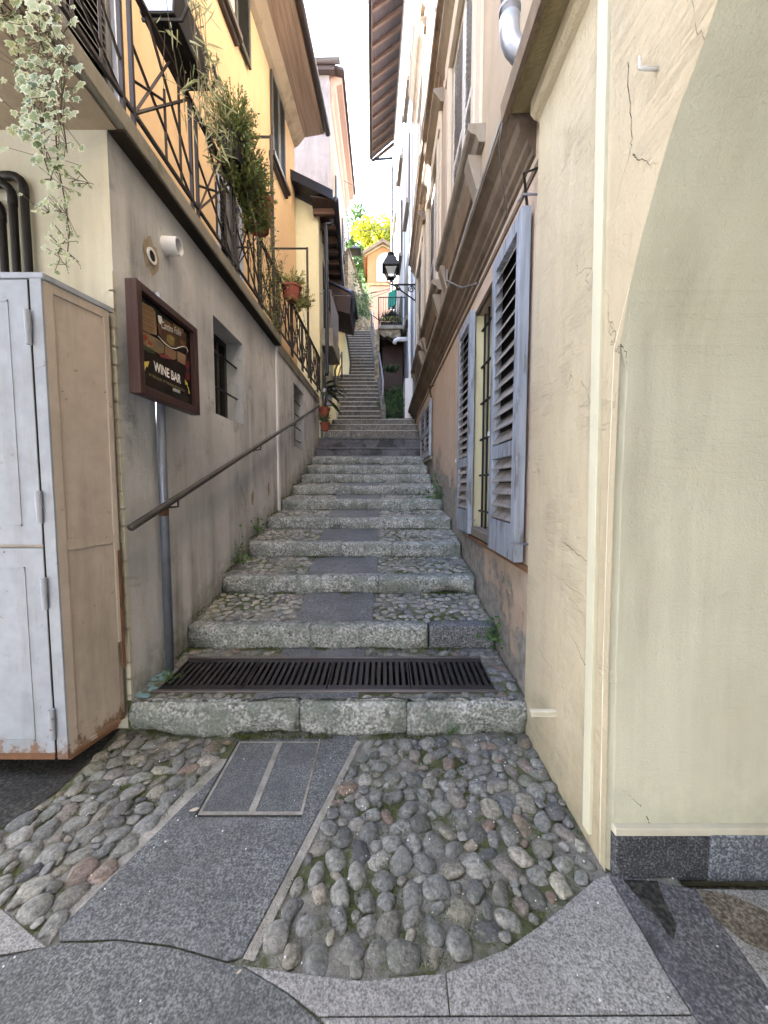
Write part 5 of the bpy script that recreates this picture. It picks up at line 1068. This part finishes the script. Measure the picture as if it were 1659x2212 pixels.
# ================================================================ TERRAIN, GARDEN, TERRACE
struct(MB().add([(x, y, z) for y, z in ((2.3, -.30), (11.9, 2.7), (20.4, 8.2), (27, 9.0), (45, 17), (95, 40), (260, 60)) for x in (-200, 200)], [(2 * i, 2 * i + 1, 2 * i + 3, 2 * i + 2) for i in range(6)]).build('hillside', M['hill']))
ge = f1[-1]
stw = MB(); y0_, z0_, xa_, xb_ = f1[0]; y1_, z1_, _, xb1 = f1[-1]; y2_, z2_, _, xb2 = f2[-1]
stw.prism([(xb_ + .0, y0_ - .05, 3.3), (xb_ + .0, y0_ - .05, z0_ + .12), (xb1, y1_, z1_ + .2), (xb2 - .02, y2_, z2_ + .25), (xb2 - .02, y2_, 5)], (.13, 0, 0)) if False else None
for (a, b) in ((f1[0], f1[-1]), (f2[0], f2[-1])):
    stw.hexa([(a[3], a[0] - .05, a[1] - 1.2), (b[3], b[0] + .3, b[1] - 3), (b[3] + .16, b[0] + .3, b[1] - 3), (a[3] + .16, a[0] - .05, a[1] - 1.2), (a[3], a[0] - .05, a[1] + .18), (b[3], b[0] + .3, b[1] + .22), (b[3] + .16, b[0] + .3, b[1] + .22), (a[3] + .16, a[0] - .05, a[1] + .18)])
sw_ = tag(stw.build('stair_wall', M['step_far'], bevel=.02), 'low grey stone wall along the right side of the narrow flights, above the garden', 'wall')
rl = thing('stair_rail', 'pale grey pipe handrail along the right side of the narrow flights', 'handrail', (0, 13, 5)); rm_ = MB()
def rp(q, h): return Vector((q[3] + .08, q[0], q[1] + h))
rm_.tube([rp(f1[1], .1), rp(f1[1], .95), rp(f1[-1], .95), rp(f2[-1], .95), rp(f2[-1], .1)], .028, 8)
for q in (f1[5], f1[-1], f2[5], f2[10]): rm_.tube([rp(q, .1), rp(q, .95)], .022, 6)
rm_.build('rail', M['zinc'], rl, smooth=True)
tl = atY(816, 703, 14.6); zt2 = tl.z; x0t, x1t = tl.x, .86
TR = thing('terrace', 'small stone terrace on a broken arch over a dark brown door, with an iron railing', 'terrace', (.3, 14.6, zt2))
MB().bx(x0t, x1t, 14.55, 18.5, zt2 - .14, zt2).build('slab', M['slab_edge'], TR, bevel=.02)
P = [(818, 711), (864, 709), (866, 735), (856, 729), (848, 731), (838, 725), (830, 728), (822, 722)]
MB().prism([atY(x, y, 14.62) for x, y in P], (0, .3, 0)).build('broken_arch', M['stonewall'], TR)
MB().bx(x0t - .12, x0t + .06, 14.6, 18.5, 4.5, zt2 - .14).build('side_wall', M['stonewall'], TR)
MB().bx(x0t, x1t + .1, 15.9, 16.1, 4.0, zt2 - .14).build('back_wall', M['dark_in'], TR)
dz = atY(840, 748, 15.7).z; MB().bx(x0t + .15, x1t - .1, 15.7, 15.78, 4.2, dz).build('door', M['door_brown'], TR, bevel=.02)
MB().bx(x0t + .12, x1t - .06, 15.72, 15.85, dz, dz + .15).build('door_lintel', M['door_brown'], TR)
rr = MB(); zz = zt2 + 1.0
rr.tube([(x0t + .03, 14.6, zz), (x1t - .02, 14.6, zz)], .018, 5).tube([(x0t + .03, 14.6, zz), (x0t + .03, 18.4, zz)], .018, 5)
for k in range(12): rr.tube([(x0t + .03 + k * .088, 14.6, zt2), (x0t + .03 + k * .088, 14.6, zz)], .0085, 4)
for k in range(30): rr.tube([(x0t + .03, 14.6 + k * .127, zt2), (x0t + .03, 14.6 + k * .127, zz)], .0085, 4)
rr.build('railing', M['rail_iron'], TR)
rng = random.Random(31)
gp = thing('planter_box', 'long planter with yellow sedum and a spiky grey-green plant on the terrace edge', 'planter', (.2, 14.8, zt2)); MB().bx(x0t + .1, x0t + .9, 14.68, 14.95, zt2, zt2 + .16).build('box', M['iron'], gp)
f = MB(); clump(f, (x0t + .5, 14.75, zt2 + .22), .46, .2, .13, 700, .05, rng); f.build('sedum', M['sed'], gp, recalc=False)
f = MB(); 
for k in range(160): a, e = rng.uniform(0, 6.28), rng.uniform(.1, 1.4); leaf(f, (x0t + .45 + rng.gauss(0, .15), 14.88, zt2 + .3), rng.uniform(.25, .42), (math.cos(a) * math.cos(e), math.sin(a) * math.cos(e), math.sin(e)), rv(rng), 'strap')
f.build('spiky_leaves', M['aspid'], gp, recalc=False)
gz0 = lambda y: lerp(3.62, 5.0, (y - 12.3) / 3.4)
struct(MB().poly([(-.2, 12.2, 3.55), (.95, 12.2, 3.55), (.95, 16, 5.0), (-.35, 16, 5.0)]).build('garden_soil', M['soil']))
kr = MB(); kerb(kr, .12, .92, 12.25, 3.5, atY(840, 903, 12.25).z, .2, .02, .02, 77); tag(kr.build('garden_kerb', M['step_far'], smooth=True), 'short rough stone kerb holding back the little garden right of the narrow flight', 'kerb')
gb = thing('garden_shrub', 'dark green shrubs and ground cover filling the small garden below the brown door', 'shrub', (.4, 13.2, 4)); f = MB(); s = MB()
for k in range(22): y = rng.uniform(12.5, 15.2); x = rng.uniform(-.02, .82); clump(f, (x, y, gz0(y) + rng.uniform(.0, .55)), .3, .35, .3, 230, .085, rng); s.tube([(x, y, gz0(y) - .2), (x + .1, y, gz0(y) + .3)], .012, 4)
s.build('stems', M['stem'], gb); f.build('foliage', M['bush'], gb, recalc=False)
sp_ = thing('garden_plant', 'taller palm-like leafy plant standing in front of the dark brown door', 'plant', (.2, 13.8, 4.5)); f = MB(); s = MB(); c = atY(843, 800, 13.8)
for k in range(13):
    a = k * .48; d = Vector((math.cos(a), math.sin(a), .35)); e = c + d * .28 + Vector((0, 0, -.05)); s.tube([Vector((c.x, 13.8, 4.2)), c, e], .006, 4, False)
    for j in range(16): u = j / 15; p = c.lerp(e, u) ; leaf(f, p, .13, d + rv(rng, .9), Vector((0, 0, 1)) + rv(rng, .4))
s.build('stems', M['stem'], sp_); f.build('foliage', M['bush'], sp_, recalc=False)
wp = thing('bent_pipe', 'white bent pipe end sticking out beside the dark doorway under the terrace', 'pipe', (.7, 14.4, 7)); q = atY(862, 735, 14.4)
MB().tube([(.86, 14.4, q.z + .03), (q.x - .05, 14.4, q.z + .03), (q.x - .14, 14.4, q.z - .02), (q.x - .17, 14.4, q.z - .12)], .075, 12).build('pipe', M['white_pipe'], wp, smooth=True)
gc = [atY(x, y, 16.5) for x, y in ((839, 633), (854, 624), (854, 656), (849, 662), (843, 662), (839, 668))]
tag(MB().prism(gc, (.03, .10, 0)).build('green_cloth', M['cloth']), 'green cloth hanging over the terrace railing by the white house', 'cloth')
# ================================================================ CHAPEL AND UPPER END
CH = thing('chapel', 'small orange gabled chapel with an arched painted niche at the top of the alley', 'chapel', (.5, 26, 9)); Yk = 26
ck = lambda x, y, Y=Yk: atY(x, y, Y)
xL = ck(794, 600).x; xM = ck(827, 600).x; xRr = 2 * xM - xL; zE = ck(794, 550).z; zP = ck(827, 530).z; zS = ck(795, 614).z
MB().prism([(xL, Yk, zS), (xRr, Yk, zS), (xRr, Yk, zE), (xM, Yk, zP), (xL, Yk, zE)], (0, 3, 0)).build('upper_wall', M['chapel'], CH)
MB().bx(xL, xRr, Yk - .001, Yk + 3, 8.6, zS - .1).build('lower_wall', M['chapel_pink'], CH)
MB().bx(xL - .06, xRr + .06, Yk - .1, Yk + 3, zS - .1, zS + .02).build('string_course', M['cornice_ochre'], CH)
for (ax, az, bx2, bz) in ((xL - .3, zE - .16, xM, zP + .02), (xRr + .3, zE - .16, xM, zP + .02)):
    MB().prism([(ax, Yk - .35, az), (bx2, Yk - .35, bz), (bx2, Yk - .35, bz + .22), (ax, Yk - .35, az + .2)], (0, 3.6, 0)).build('roof', M['cornice'], CH)
    MB().prism([(ax * .92 + bx2 * .08, Yk - .14, az - .02), (bx2, Yk - .14, bz - .12), (bx2, Yk - .14, bz + .0), (ax * .92 + bx2 * .08, Yk - .14, az + .1)], (0, .2, 0)).build('eaves_moulding', M['cornice_ochre'], CH)
nx, nr, nz0, nz1 = ck(833, 640).x, .5, ck(845, 686).z, ck(845, 622).z
def archp(r, z0, z1, y): return [(nx - r, y, z0), (nx + r, y, z0)] + [(nx + r * math.cos(a), y, z1 + r * math.sin(a)) for a in [k * .2618 for k in range(13)]]
nz0 = zS + .15; nz1 = ck(833, 567).z - .0
MB().prism(archp(nr + .09, nz0, nz1, Yk - .05), (0, .08, 0)).build('niche_surround', M['surround'], CH)
MB().prism(archp(nr, nz0 + .02, nz1, Yk - .056), (0, .03, 0)).build('niche_painting', M['white_old'], CH)
fr_ = MB().prism([(nx - .2, Yk - .06, nz0 + .05), (nx + .2, Yk - .06, nz0 + .05), (nx + .12, Yk - .06, nz0 + .75), (nx, Yk - .06, nz0 + .9), (nx - .12, Yk - .06, nz0 + .75)], (0, .02, 0)); fr_.build('painted_figure', M['sed'] if False else M['peach'], CH)
# retaining wall with creeper, path railing
rw = thing('retaining_wall', 'rubble stone retaining wall with creeper beside the top of the steps', 'wall', (-2, 20, 9))
Pt = [atY(752, 540, 19.6), atY(768, 590, 21), atY(786, 640, 23), atY(797, 690, 25)]
wv = []
for q in Pt: wv += [(q.x, q.y, 8.0), (q.x, q.y, q.z), (q.x - .6, q.y + .3, q.z), (q.x - .6, q.y + .3, 8)]
MB().add(wv, [(4 * i + j, 4 * i + (j + 1) % 4, 4 * i + 4 + (j + 1) % 4, 4 * i + 4 + j) for i in range(3) for j in range(4)] + [(0, 1, 2, 3)]).build('wall', M['stonewall'], rw)
MB().tube([q + Vector((0, 0, .03)) for q in Pt], .09, 6).build('coping', M['cornice'], rw)
f = MB(); rng = random.Random(5)
for k in range(26): t = rng.random() * 2.9; i = int(t); q = Vector(Pt[i]).lerp(Pt[i + 1], t - i); q.z = rng.uniform(9.6, q.z + .2); clump(f, q + Vector((.1, -.1, 0)), .35, .3, .5, 90, .14, rng)
f.build('creeper', M['bush'], rw, recalc=False)
bo = MB(); b = bmesh.new(); bmesh.ops.create_icosphere(b, subdivisions=4, radius=1); c = atY(783, 706, 20.8)
vs = [(c.x + v.co.x * .75 * (1 + .25 * noise.noise(v.co * 1.7)), c.y + v.co.y * .6, 9.3 + max(-.3, v.co.z) * .95 * (1 + .35 * noise.noise(v.co * 2.3 + Vector((5, 0, 0))))) for v in b.verts]
bo.add(vs, [tuple(v.index for v in f_.verts) for f_ in b.faces]); b.free(); tag(bo.build('boulder', M['stonewall'], smooth=True), 'rough grey rock outcrop closing the top of the narrow steps', 'rock')
pr = thing('path_railing', 'rusty thin bar railing along the upper path above the rock outcrop', 'railing', (-1, 21.6, 9.3)); g = MB(); A, B = atY(757, 660, 21.0), atY(800, 632, 23.5); zb2 = 10.0
g.tube([A, B, atY(815, 630, 23.5)], .02, 5)
for k in range(15): q = A.lerp(B, k / 14); g.tube([q, (q.x, q.y, q.z - 1.15)], .012, 4)
g.build('bars', M['rail_iron'], pr)
# small far lantern
L2_ = thing('street_lamp', 'small far lantern on a short arm in front of the green trees', 'street lamp', (-1.5, 20, 13)); Y = 20.2; c = atY(767, 541, Y); cx = c.x; zr = c.z
MB().hexa(fru(zr - .05, .30, zr + .22, .04)).hexa(fru(zr - .09, .31, zr - .05, .31)).build('hood', M['iron'], L2_)
cg = MB()
for sx in (-1, 1):
    for sy in (-1, 1): cg.tube([(cx + sx * .22, Y + sy * .22, zr - .09), (cx + sx * .09, Y + sy * .09, zr - .55)], .014, 4)
cg.tube([(cx, Y, zr - .55), (cx, Y, zr - .75), (cx - .3, Y, zr - .55), (cx - .75, Y, zr - .45)], .02, 5); cg.build('bracket', M['iron'], L2_)
cm = thing('security_camera', 'white floodlight on a thin arm at the far edge of the pink house', 'floodlight', (-2, 19, 14)); c = atY(748, 508, 19.5); e = atY(743, 516, 19.5)
MB().tube([atY(738, 519, 19.5), e, atY(747, 514, 19.5)], .03, 6).build('arm', M['white_pipe'], cm)
MB().prism([c + Vector((-.18, 0, .05)), c + Vector((.12, 0, .2)), c + Vector((.2, 0, -.05)), c + Vector((-.06, 0, -.2))], (0, .2, 0)).build('head', M['white_pipe'], cm)
def cable(name_lab, a, b, sag, r=.012, n=14):
    a, b = Vector(a), Vector(b); tag(MB().tube([a.lerp(b, k / n) - Vector((0, 0, sag * 4 * (k / n) * (1 - k / n))) for k in range(n + 1)], r, 4).build('cable', M['cable']), name_lab, 'cable', 'cables across the alley')
cable('cable crossing the bright sky between the pink and the white house', atY(742, 390, 19), atY(845, 399, 19), .25, .014)
cable('cable crossing the sky just above the chapel roof in front of the trees', atY(742, 492, 20), atY(849, 491, 20), .15, .014)
cable('upper cable from the lantern bracket to the pale yellow house', atY(690, 634, 10.3), atY(846, 622, 11.35), .12, .009)
cable('lower sagging cable from the lantern bracket to the canopy', atY(733, 633, 13.3), atY(846, 624, 11.35), .22, .008)
cable('thin cable running up from the chapel roof into the sky', atY(797, 442, 30), atY(757, 365, 19.5), .05, .010)
cable('cable hanging down the far corner of the pink house past the lantern', atY(744, 395, 19.2), atY(757, 560, 19.2), .0, .014)
# ================================================================ TREES
def tree(name, lab, X, Y, z0, z1, spread, leafmat, n, seed, size, trunk=.18):
    rng = random.Random(seed); o = thing(name, lab, 'tree', (X, Y, z0), 'trees above the alley'); H = z1 - z0; t = MB(); f = MB(); ends = []
    pts = [Vector((X, Y, z0 - .5)), Vector((X + rng.uniform(-.2, .2), Y, z0 + H * .3)), Vector((X + rng.uniform(-.4, .4), Y, z0 + H * .6)), Vector((X + rng.uniform(-.4, .4), Y, z0 + H * .85))]
    t.tube(pts, [trunk, trunk * .8, trunk * .5, trunk * .2], 8)
    for k in range(12):
        u = rng.uniform(.25, .85); b0 = pts[0].lerp(pts[-1], u); a = rng.uniform(0, 6.28); L = spread * rng.uniform(.5, 1.0) * (1.1 - .5 * u); e = b0 + Vector((math.cos(a) * L, math.sin(a) * L, H * rng.uniform(.05, .25)))
        m = b0.lerp(e, .5) + Vector((0, 0, .15 * L)); t.tube([b0, m, e], [trunk * .35, trunk * .2, trunk * .06], 5); ends += [m, e, e + rv(rng, .3 * spread)]
    ends += [pts[-1], pts[-1] + Vector((0, 0, H * .1)), pts[2]]
    t.build('trunk', M['bark'], o, smooth=True); per = int(n * 1.6) // len(ends)
    for e in ends: r = spread * rng.uniform(.22, .42); clump(f, e, r, r, r * .75, per, size, rng, shell=.6)
    f.build('crown', M[leafmat], o, recalc=False)
def tz(px, py, Y): q = atY(px, py, Y); return q.x, q.z
x, z = tz(762, 455, 38); tree('tree', 'green leafy tree against the sky beside the pink house', x, 38, z - 9, z, 2.6, 'tree_green', 5200, 1, .28)
x, z = tz(790, 475, 44); tree('tree', 'airy blue-green tree top between the green and the yellow trees', x, 44, z - 10, z, 2.2, 'tree_green', 2200, 2, .26)
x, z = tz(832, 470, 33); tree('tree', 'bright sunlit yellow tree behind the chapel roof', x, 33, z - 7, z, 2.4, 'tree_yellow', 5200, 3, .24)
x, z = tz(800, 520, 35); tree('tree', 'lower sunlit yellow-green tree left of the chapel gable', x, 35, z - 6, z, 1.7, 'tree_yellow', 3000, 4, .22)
x, z = tz(770, 545, 30); tree('tree', 'dark green bushy tree behind the small far lantern', x, 30, z - 5.5, z + .2, 2.0, 'tree_green', 4200, 5, .22)
x, z = tz(790, 590, 29); tree('tree', 'narrow bright green shrub tree at the left edge of the chapel', x, 29, z - 3, z + 1.2, .9, 'weed', 1500, 6, .18, .08)
x, z = tz(720, 470, 44); tree('tree', 'leafy tree mostly hidden behind the pink house', x, 44, z - 9, z, 2.8, 'tree_green', 2500, 8, .3)
# ================================================================ WEEDS, MOSS, LITTER
def weed(name, lab, px, py, X=None, Z=None, s=.12, n=26, lm='weed', grp=None):
    rng = random.Random(int(px * 7 + py)); c = atX(px, py, X) if X is not None else atZ(px, py, Z); o = thing(name, lab, 'weed', c, grp); f = MB(); st = MB()
    for k in range(n):
        q = c + Vector((rng.gauss(0, s * .4), rng.gauss(0, s * .5), abs(rng.gauss(0, s * .5)))); st.tube([c, q], .0018, 3, False); leaf(f, q, s * rng.uniform(.18, .36), rv(rng) + Vector((0, -.3, .3)), Vector((-.3, -.6, .8)) + rv(rng, .5))
    st.build('stems', M['weed'], o); f.build('leaves', M[lm], o, recalc=False)
weed('weed_plant', 'round-leaved green weed growing at the right end of the second step', 1068, 1385, X=.90, s=.17, n=44)
weed('weed_plant', 'green weed growing on the right wall foot near the far blue shutter', 948, 1085, X=.90, s=.3, n=60)
weed('weed_plant', 'leafy weeds in the corner between the left wall and the fourth broad step', 512, 1215, X=-1.61, s=.2, n=40)
weed('weed_plant', 'small weed tuft at the left wall foot beside the fifth broad step', 556, 1150, X=-1.6, s=.16, n=26)
weed('weed_plant', 'tiny weed growing at the left end of the drain grate', 362, 1468, Z=.235, s=.1, n=22)
weed('weed_plant', 'tiny weed growing from under the lowest step', 978, 1583, Z=.02, s=.07, n=16)
mg = MB(); rng = random.Random(9)
def mossline(p0, p1, n, w_=.03, s=.016, P=None):
    p0, p1 = Vector(p0), Vector(p1)
    for _ in range(n):
        q = p0.lerp(p1, rng.random()); q += Vector((rng.gauss(0, w_), rng.gauss(0, w_), 0))
        if P and not inpoly(q.x, q.y, P): continue
        leaf(mg, q, s * rng.uniform(.5, 1.3), Vector((rng.uniform(-.6, .6), rng.uniform(-.6, .6), .7)), rv(rng))
for i in range(10):
    zb = BZ[i] + .004; y = YS[i] - .015
    for k in range(4): a = rng.uniform(-1.6, .7); mossline((a, y, zb), (a + rng.uniform(.1, .4), y - .02, zb), 120, .012)
    mossline((-1.64, y - .05, zb), (-1.63, y - .65, zb - .05), 160, .02)
for k in range(60): a = Vector((rng.gauss(.12, .25), rng.uniform(1.15, 2.33), .004)); mossline(a, a + rv(rng, .12) * Vector((1, 1, 0)), 110, .022, .008, right)
for k in range(34): a = Vector((rng.uniform(-1.65, -1.0), rng.uniform(1.7, 2.33), .002)); mossline(a, a + rv(rng, .1) * Vector((1, 1, 0)), 110, .02, .008, leftp)
tag(mg.build('moss', M['mossgrow'], recalc=False), 'dark green moss growing along the step feet and between the cobbles', 'moss', kind='stuff')
lt = MB()
def litter(px, py, z, s, kind='plain', lab='', m='stem'):
    c = atZ(px, py, z); a = MB(); leaf(a, c, s, (random.uniform(-1, 1), random.uniform(-1, 1), .05), (0, 0, 1), kind); tag(a.build('fallen_leaf', M[m], recalc=False), lab, 'leaf')
litter(432, 1745, .02, .05, 'plain', 'dry pale leaf lying by the left front corner of the manhole cover', 'sign_wood' if False else 'surround')
litter(770, 1293, .475, .05, 'ivy', 'dry leaf lying on the granite slab of the second tread', 'surround')
litter(1075, 1640, .035, .03, 'plain', 'small brown leaf on the cobbles right below the lowest step', 'terracotta')
litter(523, 2093, .012, .02, 'plain', 'tiny pale leaf on the arc joint of the granite paving', 'surround')

gt = MB(); rng = random.Random(77)
for _ in range(150):
    x, y = rng.uniform(-1.5, 1.2), rng.uniform(.9, 2.34); s_ = rng.uniform(.002, .006); z = .006 + (.012 if inpoly(x, y, right) or inpoly(x, y, leftp) else 0)
    gt.hexa([(x, y, z), (x + s_, y + s_ * .3, z), (x + s_ * .8, y + s_, z), (x - s_ * .2, y + s_, z), (x, y, z + s_ * .5), (x + s_, y, z + s_ * .4), (x + s_ * .8, y + s_, z + s_ * .5), (x, y + s_, z + s_ * .6)])
tag(gt.build('grit', M['white_pipe']), 'tiny pale chips scattered over the cobbles and granite slabs', 'grit', kind='stuff')
# ================================================================ UNSEEN HOUSE ADDED BEHIND THE CAMERA (bounces sunlight into the alley)
BH = thing('house', 'unseen plain house added behind the camera to bounce light into the alley', 'house', (0, -9, 0)); FX = Fr((-22, -9), (22, -9), -1)
hl = [(2 + k * 4, 3.4 + k * 4, z, z + 2) for k in range(10) for z in (1.2, 5.2, 9.2)]
MB().wall(FX, 0, 44, 0, 14, hl, .2).build('wall', M['facade'], BH, recalc=False)
for h in hl: MB().poly([FX.p(h[0], h[2], -.18), FX.p(h[1], h[2], -.18), FX.p(h[1], h[3], -.18), FX.p(h[0], h[3], -.18)]).build('window', M['glass'], BH)
